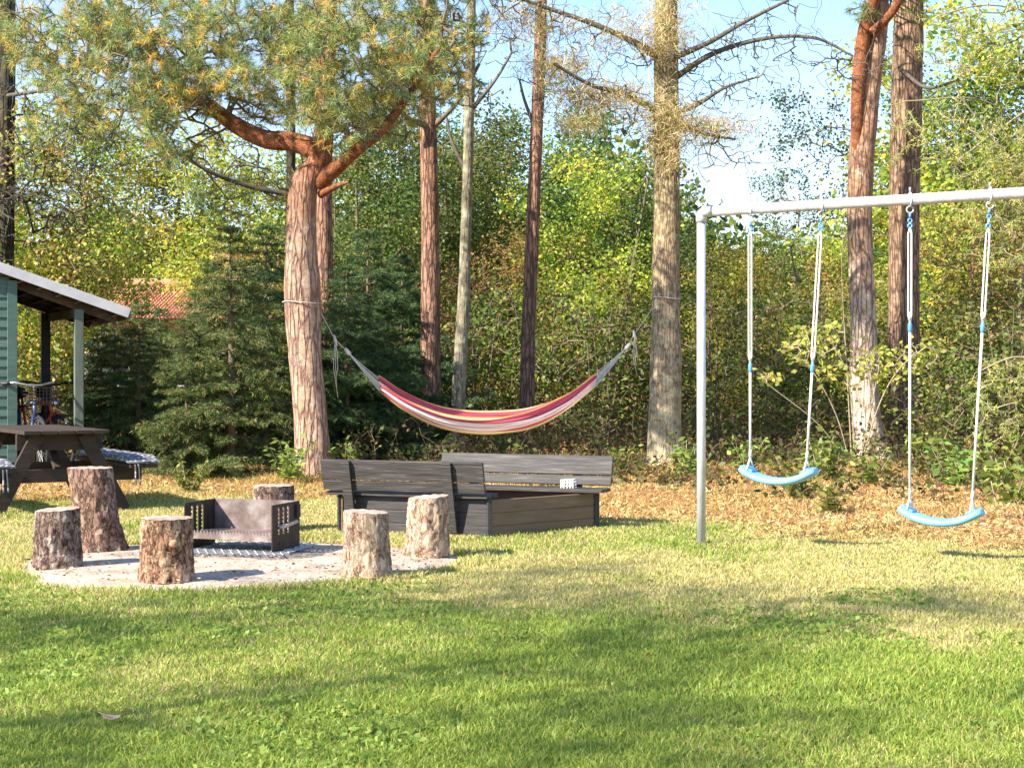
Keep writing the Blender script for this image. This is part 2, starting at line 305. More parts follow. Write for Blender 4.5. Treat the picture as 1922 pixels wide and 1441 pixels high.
def mat_stump(name, a, b, pale, amt, dark):
    m, n, l, p = newmat(name)
    t = n.new('ShaderNodeTexCoord')
    z = n.new('ShaderNodeTexNoise'); z.inputs['Scale'].default_value = 26; z.inputs['Detail'].default_value = 8; z.inputs['Roughness'].default_value = 0.72
    l.new(t.outputs['Object'], z.inputs[0]); r = ramp(n, [(0.30, dark), (0.46, a), (0.68, b)]); l.new(z.outputs[0], r.inputs[0])
    vo = n.new('ShaderNodeTexVoronoi'); vo.inputs['Scale'].default_value = 24; vo.feature = 'DISTANCE_TO_EDGE'
    mp = n.new('ShaderNodeMapping'); mp.inputs['Scale'].default_value = (1, 1, 0.38); l.new(t.outputs['Object'], mp.inputs[0]); l.new(mp.outputs[0], z.inputs[0])
    ad = n.new('ShaderNodeMixRGB'); ad.blend_type = 'ADD'; ad.inputs[0].default_value = 0.12; l.new(mp.outputs[0], ad.inputs[1]); l.new(z.outputs['Color'], ad.inputs[2]); l.new(ad.outputs[0], vo.inputs[0])
    cr = n.new('ShaderNodeMapRange'); cr.inputs['From Max'].default_value = 0.10; cr.inputs['To Min'].default_value = 0.35; l.new(vo.outputs[0], cr.inputs[0])
    mu = n.new('ShaderNodeMixRGB'); mu.blend_type = 'MULTIPLY'; mu.inputs[0].default_value = 1; l.new(r.outputs[0], mu.inputs[1]); l.new(cr.outputs[0], mu.inputs[2])
    z2 = n.new('ShaderNodeTexNoise'); z2.inputs['Scale'].default_value = 11; z2.inputs['Detail'].default_value = 8; z2.inputs['Roughness'].default_value = 0.62
    l.new(t.outputs['Object'], z2.inputs[0])
    rl = ramp(n, [(0.66 - amt * 0.25, (0, 0, 0)), (0.69 - amt * 0.25, (1, 1, 1))]); l.new(z2.outputs[0], rl.inputs[0])
    pc = n.new('ShaderNodeTexNoise'); pc.inputs['Scale'].default_value = 40; pc.inputs['Detail'].default_value = 5; l.new(mp.outputs[0], pc.inputs[0])
    pr = ramp(n, [(0.35, tuple(c * 0.80 for c in pale)), (0.62, pale)]); l.new(pc.outputs[0], pr.inputs[0])
    ml = n.new('ShaderNodeMixRGB'); l.new(rl.outputs[0], ml.inputs[0]); l.new(mu.outputs[0], ml.inputs[1]); l.new(pr.outputs[0], ml.inputs[2])
    l.new(ml.outputs[0], p.inputs['Base Color'])
    iv = n.new('ShaderNodeMath'); iv.operation = 'MULTIPLY_ADD'; iv.inputs[1].default_value = -0.5; l.new(rl.outputs[0], iv.inputs[0])
    s2 = n.new('ShaderNodeMath'); l.new(z.outputs[0], s2.inputs[0]); l.new(cr.outputs[0], s2.inputs[1]); l.new(s2.outputs[0], iv.inputs[2])
    bp = n.new('ShaderNodeBump'); bp.inputs['Strength'].default_value = 0.9; bp.inputs['Distance'].default_value = 0.014
    l.new(iv.outputs[0], bp.inputs['Height']); l.new(bp.outputs[0], p.inputs['Normal'])
    p.inputs['Roughness'].default_value = 0.92; p.inputs['Specular IOR Level'].default_value = 0.1
    return m
def mat_rings():
    m, n, l, p = newmat('sawn_wood_rings')
    t = n.new('ShaderNodeTexCoord'); w = n.new('ShaderNodeTexWave'); w.wave_type = 'RINGS'; w.rings_direction = 'Z'
    w.inputs['Scale'].default_value = 28; w.inputs['Distortion'].default_value = 2.5; w.inputs['Detail'].default_value = 3; w.inputs['Detail Scale'].default_value = 2
    l.new(t.outputs['Object'], w.inputs[0]); r = ramp(n, [(0.0, (0.28, 0.20, 0.165)), (1.0, (0.50, 0.40, 0.34))]); l.new(w.outputs[0], r.inputs[0])
    z = n.new('ShaderNodeTexNoise'); z.inputs['Scale'].default_value = 9; z.inputs['Detail'].default_value = 6; l.new(t.outputs['Object'], z.inputs[0])
    g = ramp(n, [(0.35, (0.6, 0.58, 0.56)), (0.65, (1.15, 1.1, 1.05))]); l.new(z.outputs[0], g.inputs[0])
    mu = n.new('ShaderNodeMixRGB'); mu.blend_type = 'MULTIPLY'; mu.inputs[0].default_value = 1; l.new(r.outputs[0], mu.inputs[1]); l.new(g.outputs[0], mu.inputs[2])
    l.new(mu.outputs[0], p.inputs['Base Color']); p.inputs['Roughness'].default_value = 0.9
    bp = n.new('ShaderNodeBump'); bp.inputs['Strength'].default_value = 0.4; bp.inputs['Distance'].default_value = 0.004; l.new(z.outputs[0], bp.inputs['Height']); l.new(bp.outputs[0], p.inputs['Normal'])
    return m
M['rings'] = mat_rings()
M['stump_a'] = mat_stump('stump_bark_orange', (0.27, 0.155, 0.10), (0.47, 0.28, 0.18), (0.55, 0.36, 0.235), 0.6, (0.12, 0.06, 0.04))
M['stump_b'] = mat_stump('stump_bark_grey', (0.17, 0.115, 0.095), (0.33, 0.235, 0.195), (0.44, 0.36, 0.31), 0.5, (0.08, 0.05, 0.045))
M['stump_c'] = mat_stump('stump_bark_brown', (0.23, 0.14, 0.105), (0.40, 0.265, 0.195), (0.46, 0.33, 0.25), 0.35, (0.10, 0.06, 0.05))
M['stump_d'] = mat_stump('stump_bare_pale', (0.38, 0.23, 0.155), (0.53, 0.355, 0.25), (0.60, 0.43, 0.31), 0.9, (0.20, 0.11, 0.08))

# ---------------------------------------------------------------- ground
BX = [-8, -1.6, 1.6, 3.8, 8]; BY = [16.6, 15.6, 13.3, 11.6, 9.8]
def litter_mask(x, y):
    b = np.interp(x, BX, BY)
    n = fbm(np.asarray(x) * 0.9, np.asarray(y) * 0.9, 1.0, 4)
    m = sstep(-0.55, 0.75, (y - b) + (n - 0.5) * 3.4)
    da = np.hypot(np.asarray(x) + 2.2, (np.asarray(y) - 17.9)); m = np.maximum(m, 1 - sstep(1.2, 2.2, da))
    return m
def dry_mask(x, y):
    n = fbm(np.asarray(x) * 0.8 + 9, np.asarray(y) * 0.8, 4.0, 4)
    n2 = fbm(np.asarray(x) * 3.1 + 2, np.asarray(y) * 3.1, 6.0, 3)
    b = sstep(5.2, 10.2, np.asarray(y) + 0.42 * np.asarray(x)) * 0.8 + 0.14
    return np.clip(b + (n - 0.5) * 1.7 + (n2 - 0.5) * 1.1, 0, 1)
PC = (-1.80, 10.33); PR = (1.43, 1.37)
def pad_r(x, y):
    th = np.arctan2((np.asarray(y) - PC[1]) / PR[1], (np.asarray(x) - PC[0]) / PR[0])
    w = 1 + 0.045 * np.sin(3 * th + 1) + 0.03 * np.sin(5 * th) + 0.035 * (vn(th * 3 + 20, 0.5) - 0.5)
    return np.hypot((x - PC[0]) / PR[0], (y - PC[1]) / PR[1]) / w
def ground_z(x, y):
    x = np.asarray(x, float); y = np.asarray(y, float)
    lawn = (fbm(x * 1.1, y * 1.1, 0, 3) - 0.5) * 0.03
    wild = (fbm(x * 0.9, y * 0.9, 3, 4) - 0.42) * 0.32
    m = sstep(-0.3, 2.5, y - np.interp(x, BX, BY))
    fl = 1 - sstep(0.9, 1.5, pad_r(x, y))
    return (lawn * (1 - m) + wild * m * 0.8) * (1 - fl) - 0.012 * fl
gx = np.sinh(np.linspace(-1, 1, 361) * 5.2); gx = gx / gx.max() * 400
gy0 = np.concatenate([np.linspace(-400, -6, 30), np.linspace(-5.5, 3.8, 30), np.linspace(4, 24, 280), np.linspace(24.5, 70, 60), np.linspace(75, 700, 30)])
GX, GY = np.meshgrid(gx, gy0, indexing='xy')
GZ = ground_z(GX, GY)
nyy, nxx = GX.shape
gv = np.stack([GX, GY, GZ], -1).reshape(-1, 3)
I = np.arange(nyy * nxx).reshape(nyy, nxx)
gf = np.stack([I[:-1, :-1], I[:-1, 1:], I[1:, 1:], I[1:, :-1]], -1).reshape(-1, 4)
lm = litter_mask(GX, GY).ravel(); dm = dry_mask(GX, GY).ravel()
def mat_ground():
    m, n, l, p = newmat('soil_and_turf')
    a = n.new('ShaderNodeAttribute'); a.attribute_name = 'Col'; s = n.new('ShaderNodeSeparateColor'); l.new(a.outputs['Color'], s.inputs[0])
    t = n.new('ShaderNodeTexCoord')
    def nr(scale, stops, detail=8):
        z = n.new('ShaderNodeTexNoise'); z.inputs['Scale'].default_value = scale; z.inputs['Detail'].default_value = detail; z.inputs['Roughness'].default_value = 0.7
        l.new(t.outputs['Object'], z.inputs[0]); r = ramp(n, stops); l.new(z.outputs[0], r.inputs[0]); return r
    g = nr(30, [(0.35, (0.045, 0.075, 0.016)), (0.65, (0.13, 0.17, 0.045))])
    d = nr(34, [(0.35, (0.17, 0.14, 0.055)), (0.65, (0.38, 0.32, 0.15))])
    w = nr(26, [(0.3, (0.13, 0.065, 0.028)), (0.5, (0.32, 0.17, 0.07)), (0.7, (0.48, 0.30, 0.13))])
    m1 = n.new('ShaderNodeMixRGB'); l.new(s.outputs[1], m1.inputs[0]); l.new(g.outputs[0], m1.inputs[1]); l.new(d.outputs[0], m1.inputs[2])
    m2 = n.new('ShaderNodeMixRGB'); l.new(s.outputs[0], m2.inputs[0]); l.new(m1.outputs[0], m2.inputs[1]); l.new(w.outputs[0], m2.inputs[2])
    l.new(m2.outputs[0], p.inputs['Base Color']); p.inputs['Roughness'].default_value = 1; p.inputs['Specular IOR Level'].default_value = 0.05
    z = n.new('ShaderNodeTexNoise'); z.inputs['Scale'].default_value = 40; z.inputs['Detail'].default_value = 6; l.new(t.outputs['Object'], z.inputs[0])
    bp = n.new('ShaderNodeBump'); bp.inputs['Strength'].default_value = 0.8; bp.inputs['Distance'].default_value = 0.03; l.new(z.outputs[0], bp.inputs['Height']); l.new(bp.outputs[0], p.inputs['Normal'])
    return m
gro = npmesh('ground', gv, gf, mat_ground(), colr=np.stack([lm, dm, lm * 0], -1), smooth=True); tag(gro, kind='structure')

# fire pit pad: a low bed of pale crushed stone and sand
def mat_pad():
    m, n, l, p = newmat('pale_sandy_bed')
    t = n.new('ShaderNodeTexCoord')
    z = n.new('ShaderNodeTexNoise'); z.inputs['Scale'].default_value = 4.5; z.inputs['Detail'].default_value = 9; z.inputs['Roughness'].default_value = 0.7; l.new(t.outputs['Object'], z.inputs[0])
    r = ramp(n, [(0.33, (0.27, 0.205, 0.155)), (0.47, (0.44, 0.365, 0.295)), (0.66, (0.54, 0.465, 0.39))]); l.new(z.outputs[0], r.inputs[0])
    z2 = n.new('ShaderNodeTexNoise'); z2.inputs['Scale'].default_value = 70; z2.inputs['Detail'].default_value = 4; l.new(t.outputs['Object'], z2.inputs[0])
    r2 = ramp(n, [(0.36, (0.6, 0.57, 0.55)), (0.6, (1.12, 1.1, 1.08))]); l.new(z2.outputs[0], r2.inputs[0])
    mu = n.new('ShaderNodeMixRGB'); mu.blend_type = 'MULTIPLY'; mu.inputs[0].default_value = 1; l.new(r.outputs[0], mu.inputs[1]); l.new(r2.outputs[0], mu.inputs[2])
    l.new(mu.outputs[0], p.inputs['Base Color']); p.inputs['Roughness'].default_value = 0.95
    bp = n.new('ShaderNodeBump'); bp.inputs['Strength'].default_value = 0.7; bp.inputs['Distance'].default_value = 0.012; l.new(z2.outputs[0], bp.inputs['Height']); l.new(bp.outputs[0], p.inputs['Normal'])
    return m
nr_, na_ = 60, 180
rr = np.linspace(0, 1, nr_); aa = np.linspace(0, 2 * np.pi, na_, endpoint=False)
RR, AA = np.meshgrid(rr, aa, indexing='ij')
wv = 1 + 0.045 * np.sin(3 * AA + 1) + 0.03 * np.sin(5 * AA) + 0.035 * (vn(np.where(AA > np.pi, AA - 2 * np.pi, AA) * 3 + 20, 0.5) - 0.5)
PX_ = PC[0] + PR[0] * RR * wv * np.cos(AA); PY_ = PC[1] + PR[1] * RR * wv * np.sin(AA)
PZ_ = 0.022 + (fbm(PX_ * 3, PY_ * 3, 0, 4) - 0.5) * 0.02 * (1 - RR ** 4) - 0.045 * RR ** 10
I = np.arange(nr_ * na_).reshape(nr_, na_)
J = np.roll(I, -1, axis=1)
pf = np.stack([I[:-1], I[1:], J[1:], J[:-1]], -1).reshape(-1, 4)
pad = npmesh('fire_pit_ground', np.stack([PX_, PY_, PZ_], -1).reshape(-1, 3), pf, mat_pad(), smooth=True); tag(pad, kind='structure')
PADZ = 0.02

# ---------------------------------------------------------------- tree machinery
def frusta(A, B, ra, rb, n=5):
    """tapered prisms between point arrays"""
    A = np.asarray(A, float); B = np.asarray(B, float); D = B - A; L = np.linalg.norm(D, axis=1, keepdims=True) + 1e-9; D = D / L
    ref = np.where(np.abs(D[:, 2:3]) < 0.9, np.array([[0, 0, 1.0]]), np.array([[1.0, 0, 0]]))
    X = np.cross(ref, D); X /= np.linalg.norm(X, axis=1, keepdims=True); Y = np.cross(D, X)
    vs = []
    for P, r in ((A - D * np.asarray(ra)[:, None] * 0.3, ra), (B + D * np.asarray(rb)[:, None] * 0.3, rb)):
        for k in range(n):
            a = 2 * np.pi * k / n
            vs.append(P + (X * np.cos(a) + Y * np.sin(a)) * np.asarray(r)[:, None])
    vs = np.stack(vs, 1)                       # (S, 2n, 3)
    S = len(A); base = (np.arange(S) * 2 * n)[:, None]
    f = [np.stack([base[:, 0] + k, base[:, 0] + (k + 1) % n, base[:, 0] + n + (k + 1) % n, base[:, 0] + n + k], -1) for k in range(n)]
    return vs.reshape(-1, 3), np.concatenate(f, 0)
def grow(base_pts, base_par, targets, seg=0.28, jit=0.03, arc=0.08, rs=None, maxd=99):
    """connect every target to the nearest point of the growing skeleton"""
    rs = rs or rng
    P = [np.array(p, float) for p in base_pts]; par = list(base_par)
    nb = len(P); arr = np.zeros((nb + len(targets) * 40, 3)); arr[:nb] = np.array(P); cnt = nb
    T = np.array(targets)
    d0 = np.array([np.min(np.linalg.norm(arr[:nb] - t, axis=1)) for t in T])
    for t in T[np.argsort(d0)]:
        dd = np.linalg.norm(arr[:cnt] - t, axis=1) + np.maximum(0, arr[:cnt, 2] - t[2]) * 0.25
        k = int(np.argmin(dd)); p = arr[k]; L = np.linalg.norm(t - p)
        if L > maxd or L < 1e-4: continue
        n = max(1, int(math.ceil(L / seg))); prev = k
        off = rs.normal(0, 1, 3); off[2] = abs(off[2]) * (1 if arc > 0 else -1)
        for i in range(1, n + 1):
            f = i / n
            q = p + (t - p) * f + off * abs(arc) * L * math.sin(math.pi * f) * 0.5 + (rs.normal(0, jit, 3) if i < n else 0)
            if cnt >= len(arr): return arr[:cnt], np.array(par)
            arr[cnt] = q; par.append(prev); prev = cnt; cnt += 1
    return arr[:cnt], np.array(par)
def pipe(par, n_nodes):
    c = np.zeros(n_nodes); has = np.zeros(n_nodes, bool)
    for i in range(n_nodes - 1, -1, -1):
        if not has[i]: c[i] += 1
        if par[i] >= 0: c[par[i]] += c[i]; has[par[i]] = True
    return c
def leaf_quads(P, D, L, Wd, rs=None):
    """diamond leaves at P, pointing along D, sizes L, widths Wd"""
    rs = rs or rng
    N = len(P); D = D / (np.linalg.norm(D, axis=1, keepdims=True) + 1e-9)
    R = rs.normal(0, 1, (N, 3)); S = np.cross(D, R); S /= np.linalg.norm(S, axis=1, keepdims=True) + 1e-9
    L = np.broadcast_to(L, (N,))[:, None]; Wd = np.broadcast_to(Wd, (N,))[:, None]
    a = P; b = P + D * L * 0.45 + S * Wd * 0.5; c = P + D * L; d = P + D * L * 0.45 - S * Wd * 0.5
    v = np.stack([a, b, c, d], 1).reshape(-1, 3); f = (np.arange(N)[:, None] * 4 + np.arange(4)[None]).astype(int)
    return v, f
def needle_tris(P, D, L, w, rs=None):
    rs = rs or rng
    N = len(P); D = D / (np.linalg.norm(D, axis=1, keepdims=True) + 1e-9)
    R = rs.normal(0, 1, (N, 3)); S = np.cross(D, R); S /= np.linalg.norm(S, axis=1, keepdims=True) + 1e-9
    L = np.broadcast_to(L, (N,))[:, None]; w = np.broadcast_to(w, (N,))[:, None]
    v = np.stack([P - S * w * 0.5, P + S * w * 0.5, P + D * L], 1).reshape(-1, 3)
    return v, (np.arange(N)[:, None] * 3 + np.arange(3)[None]).astype(int)
def palette(cols, N, w=None, jit=0.12, rs=None):
    rs = rs or rng
    c = np.array(cols)[rs.choice(len(cols), N, p=w)]
    return np.clip(c * (1 + rs.normal(0, jit, (N, 1))) * (1 + rs.normal(0, jit * 0.35, (N, 3))), 0.004, 1)
def trunk_tube(name, pts, radii, mat, parent, segs=40, step=0.05, ridge=0.05, flare=0.0, roots=5, seed=0, lump=0.05):
    """a bark-ridged trunk through pts (local to parent)"""
    pts = np.array([list(p) for p in pts], float); radii = np.array(radii, float)
    cp = np.array([list(p) for p in curve_pts([V(p) for p in pts], 10)])
    L = np.concatenate([[0], np.cumsum(np.linalg.norm(np.diff(cp, axis=0), axis=1))])
    Lr = L[::10] if len(L[::10]) == len(radii) else np.linspace(0, L[-1], len(radii))
    n = max(6, int(L[-1] / step)); s = np.linspace(0, L[-1], n)
    C = np.stack([np.interp(s, L, cp[:, k]) for k in range(3)], -1); r = np.interp(s, Lr, radii)
    T = np.gradient(C, axis=0); T /= np.linalg.norm(T, axis=1, keepdims=True)
    ref = np.array([1.0, 0, 0]) if abs(T[0][0]) < 0.8 else np.array([0, 1.0, 0]); X = np.zeros_like(C); X[0] = ref - T[0] * ref.dot(T[0])
    X[0] /= np.linalg.norm(X[0])
    for i in range(1, n):
        x = X[i - 1] - T[i] * X[i - 1].dot(T[i]); X[i] = x / np.linalg.norm(x)
    Y = np.cross(T, X)
    a = np.linspace(0, 2 * np.pi, segs, endpoint=False); A, S = np.meshgrid(a, s)
    ca, sa = np.cos(A), np.sin(A)
    rid = np.abs(fbm(ca * 4.5 + seed, sa * 4.5 + 7, S * 2.2, 3) - 0.5) * 2
    lum = fbm(ca * 1.1 + seed, sa * 1.1, S * 1.6 + 5, 2) - 0.5
    rr = r[:, None] * (1 + ridge * (rid - 0.5) * 2 + lump * 2 * lum)
    if flare:
        g = np.exp(-S / 0.22); rr = rr * (1 + flare * g * (0.55 + 0.6 * (0.5 + 0.5 * np.cos(roots * A + seed)) ** 2))
    P = C[:, None, :] + (X[:, None, :] * ca[..., None] + Y[:, None, :] * sa[..., None]) * rr[..., None]
    I = np.arange(n * segs).reshape(n, segs); J = np.roll(I, -1, axis=1)
    f = np.stack([I[:-1], J[:-1], J[1:], I[1:]], -1).reshape(-1, 4)
    return npmesh(name, P.reshape(-1, 3), f, mat, parent, smooth=True)
def samp_blobs(blobs, rs=None):
    """blobs: (center, radii, count) -> points inside, denser towards the shell"""
    rs = rs or rng; out = []
    for c, r, k in blobs:
        d = rs.normal(0, 1, (k, 3)); d /= np.linalg.norm(d, axis=1, keepdims=True)
        out.append(np.array(c) + d * np.array(r) * (rs.random((k, 1)) ** 0.42))
    return np.concatenate(out)

def clump_blobs(blobs, rs, per=11, sig=0.20):
    out = []
    for c, r, k in blobs:
        C = samp_blobs([(c, r, max(3, k // per))], rs)
        q = np.repeat(C, per, 0); out.append(q + rs.normal(0, sig, q.shape) * np.array([1.25, 1.25, 0.75]))
    return np.concatenate(out)

def skeleton_mesh(P, par, c, nb, rt, mat, name, parent, expo=0.42, n=5, rmax=0.2):
    idx = np.arange(nb, len(P)); pa = par[idx]
    r = np.minimum(rt * c ** expo, rmax)
    rb = r[idx]; ra = np.where(pa < nb, rb * 1.15, r[pa])
    v, f = frusta(P[pa], P[idx], ra, rb, n)
    return npmesh(name, v, f, mat, parent, smooth=True)

# ---- pine needles ----------------------------------------------------------
PINE_COLS = [(0.24, 0.31, 0.10), (0.16, 0.24, 0.10), (0.32, 0.36, 0.12), (0.50, 0.42, 0.11), (0.66, 0.40, 0.08), (0.24, 0.32, 0.17)]
PINE_W = [0.22, 0.15, 0.25, 0.19, 0.09, 0.10]
def pine_foliage(P, par, c, nb, parent, per=26, length=0.10, width=0.0068, cmax=2.5, name='crown', extra=2, cols=PINE_COLS, w=PINE_W):
    idx = np.where((c <= cmax) & (np.arange(len(P)) >= nb))[0]
    D = P[idx] - P[par[idx]]; D /= np.linalg.norm(D, axis=1, keepdims=True) + 1e-9
    ps = [P[idx]]; ds = [D]
    for e in range(extra):
        o = rng.normal(0, 0.06, P[idx].shape); ps.append(P[idx] + o); ds.append(D * 0.6 + o * 7)
    PS = np.concatenate(ps); DS = np.concatenate(ds); N = len(PS)
    clump = palette(cols, N, w, 0.16)
    PP = np.repeat(PS, per, 0); DD = np.repeat(DS, per, 0)
    DD = DD / (np.linalg.norm(DD, axis=1, keepdims=True) + 1e-9)
    back = rng.random((len(PP), 1)) * 0.09
    PP = PP - DD * back
    DD = DD * 0.6 + rng.normal(0, 0.48, DD.shape) + np.array([0, 0, -0.22])
    v, f = needle_tris(PP, DD, length * (0.7 + 0.6 * rng.random(len(PP))), width)
    cc = np.repeat(np.repeat(clump, per, 0) * (1 + rng.normal(0, 0.12, (N * per, 1))), 3, 0)
    return npmesh(name, v, f, M['needle'], parent, colr=np.clip(cc, 0.003, 1))

# ================================================================ the big pines
def loc_blobs(root, px_blobs, d, shift=0.0):
    o = np.array(root.location)
    out = []
    for b in px_blobs:
        px, py, rx, ry, k = b[:5]; dd = d + (b[5] if len(b) > 5 else 0) + shift; ry_ = b[6] if len(b) > 6 else 1.4
        s = FPX / dd
        out.append((W(px, py, dd) - o, (rx / s, ry_, ry / s), k))
    return out
def pine(label, base_px, d, trunk_px, radii_px, mat, limbs=(), blobs=(), flare=0.25, group=None, per=22, seed=1, rt=0.006,
         twigmat='twig', segs=40, limbmat='limb', name='pine_tree', ridge=0.05, cmax=2.5, extra=2, cols=PINE_COLS, w=PINE_W, depthshift=None, lump=0.05, nlen=0.10):
    bx = (base_px - 961) * d / FPX
    root = thing(name, label, 'tree', (bx, d, float(ground_z(bx, d)) - 0.03), 0, group)
    o = np.array(root.location); s = FPX / d
    tp = [W(px, py, d) - o for px, py in trunk_px]; tp[0][2] = -0.05
    tr = trunk_tube('trunk', tp, [r / s for r in radii_px], mat, root, segs=segs, flare=flare, seed=seed, ridge=ridge, lump=lump)
    bp, bpar = [], []
    cp = curve_pts([V(p) for p in tp], 8)
    for i, p in enumerate(cp): bp.append(np.array(p)); bpar.append(i - 1)
    # only let branches leave the upper half of the trunk
    keep = [i for i, p in enumerate(bp)]
    for lp, lr, ldep in limbs:
        q = [W(px, py, d + dd) - o for (px, py), dd in zip(lp, ldep)]
        trunk_tube('limb', q, [r / s for r in lr], M[limbmat], root, segs=18, step=0.04, ridge=0.03, seed=seed + 3, lump=0.08)
        n0 = len(bp)
        for i, p in enumerate(curve_pts([V(x) for x in q], 8)):
            bp.append(np.array(p)); bpar.append(n0 + i - 1 if i else 0)
    if blobs:
        T = clump_blobs(loc_blobs(root, blobs, d, depthshift or 0.0), rng, 6, 0.12)
        P, par = grow(bp, bpar, T, 0.3, 0.013, 0.07)
        c = pipe(par, len(P))
        skeleton_mesh(P, par, c, len(bp), rt, M[twigmat], 'branches', root)
        if per: pine_foliage(P, par, c, len(bp), root, per=per, cmax=cmax, extra=extra, cols=cols, w=w, length=nlen)
    return root

DA = 17.85
pineA = pine('thick grey-brown pine with big orange forked limbs holding the left hammock rope', 590, DA,
     [(590, 905), (583, 780), (572, 650), (566, 520), (566, 420), (572, 345), (600, 300), (612, 200), (618, 90), (622, -60), (620, -300), (615, -560)],
     [37, 33, 33, 35, 28, 26, 23, 15, 13, 11, 8, 5], M['pine'],
     limbs=[([(588, 330), (600, 292), (555, 268), (500, 262), (445, 236), (400, 205), (350, 172), (300, 110), (240, 60)], [22, 22, 19, 18, 16, 14, 11, 7, 4], [0, 0, .1, .2, .3, 0.5, .7, .9, 1.1]),
            ([(596, 345), (625, 320), (665, 285), (725, 235), (780, 160), (830, 80)], [16, 15, 12, 10, 6, 4], [0, -.1, -.2, -.2, 0, .2]),
            ([(602, 365), (630, 350), (655, 342)], [8, 5, 2], [0, -.2, -.3])],
     blobs=[(40, 50, 120, 80, 190, 0.3), (200, 60, 150, 85, 330, -.3), (110, 150, 80, 40, 50), (250, 170, 120, 75, 220, -.8), (310, 245, 60, 50, 90, -1), (330, 150, 70, 50, 120, -1.2, .8), (220, 80, 120, 60, 160, -1.2, .8), (770, 140, 60, 60, 90, -1.2, .8),
            (420, 60, 170, 85, 440, -.4), (450, 170, 80, 50, 130, -.6), (640, 60, 170, 90, 430), (560, 170, 110, 60, 230, -.8), (710, 190, 90, 65, 240, -.6), (790, 110, 90, 80, 300, -.4), (850, 30, 60, 60, 130),
            (640, 240, 60, 36, 50, -1.6, .4), (615, 190, 50, 60, 90, -1.9, .4), (610, 80, 60, 70, 120, -1.9, .4), (310, 200, 80, 40, 110, -1.4, .5), (130, 210, 60, 40, 60, -1.0), (560, 365, 26, 16, 8, -.5), (425, 385, 30, 15, 6), (170, 240, 20, 30, 6), (90, 250, 30, 20, 5),
            (350, -120, 380, 110, 420), (750, -90, 160, 100, 160), (500, -330, 380, 110, 140)], flare=0.12, per=22, seed=2, lump=0.10, rt=0.0042, depthshift=1.1)
pine('reddish pine trunk standing close behind the hammock pine', 612, 24.5,
     [(612, 860), (610, 600), (608, 400), (606, 200), (600, -100), (598, -500)], [17, 17, 16, 15, 13, 7], M['pine_red'], flare=0.1, seed=5, segs=28,
     blobs=[(560, -150, 260, 90, 90), (640, -400, 260, 120, 100)], per=10, group='tall pines at the edge of the wood')
pine('dark red-brown straight pine trunk behind the left half of the hammock', 808, 23.0,
     [(808, 835), (808, 650), (808, 480), (806, 330), (802, 180), (800, 0), (798, -500)], [20, 19, 18, 17, 16, 14, 7], M['pine_red'], flare=0.12, seed=8, segs=30,
     limbs=[([(812, 240), (770, 225), (720, 200)], [7, 5, 3], [0, -.3, -.5]), ([(812, 240), (860, 190), (900, 120)], [6, 4, 3], [0, -.2, -.3])], limbmat='twig',
     blobs=[(760, 60, 120, 70, 60), (860, 20, 90, 60, 30), (800, -200, 260, 120, 100), (820, 170, 50, 50, 16)], per=14, group='tall pines at the edge of the wood')
pine('slim pale lichen-grey trunk leaning right behind the hammock', 858, 22.6,
     [(854, 862), (860, 760), (866, 640), (872, 520), (876, 380), (880, 240), (884, 60), (888, -300)], [20, 14, 13, 11, 10, 10, 9, 5], M['lichen_bark'], flare=0.2, seed=11, segs=28, name='slim_tree',
     limbs=[([(880, 330), (850, 270), (838, 220)], [4, 3, 2], [0, 0, 0]), ([(882, 210), (930, 150), (960, 100)], [5, 3, 2], [0, 0, 0]), ([(882, 160), (830, 90), (800, 60)], [4, 3, 2], [0, 0, 0])], limbmat='twig_grey',
     blobs=[(890, 160, 70, 110, 60), (930, 60, 60, 50, 40), (900, -150, 120, 100, 50)], per=5, extra=0)
pine('slender red-brown pine trunk behind the right half of the hammock', 990, 24.0,
     [(988, 832), (990, 700), (994, 560), (1000, 420), (1006, 280), (1012, 140), (1016, 0), (1020, -400)], [15, 14, 13, 13, 12, 12, 11, 6], M['pine_red'], flare=0.1, seed=14, segs=26,
     limbs=[([(1004, 240), (985, 190), (975, 150)], [4, 3, 2], [0, 0, 0])], limbmat='twig',
     blobs=[(1010, 20, 110, 40, 40), (1050, 150, 80, 50, 16), (1020, -150, 240, 100, 110)], per=10, cols=[(0.20, 0.17, 0.08), (0.33, 0.25, 0.10), (0.14, 0.15, 0.06)], w=[.4, .3, .3], group='tall pines at the edge of the wood')
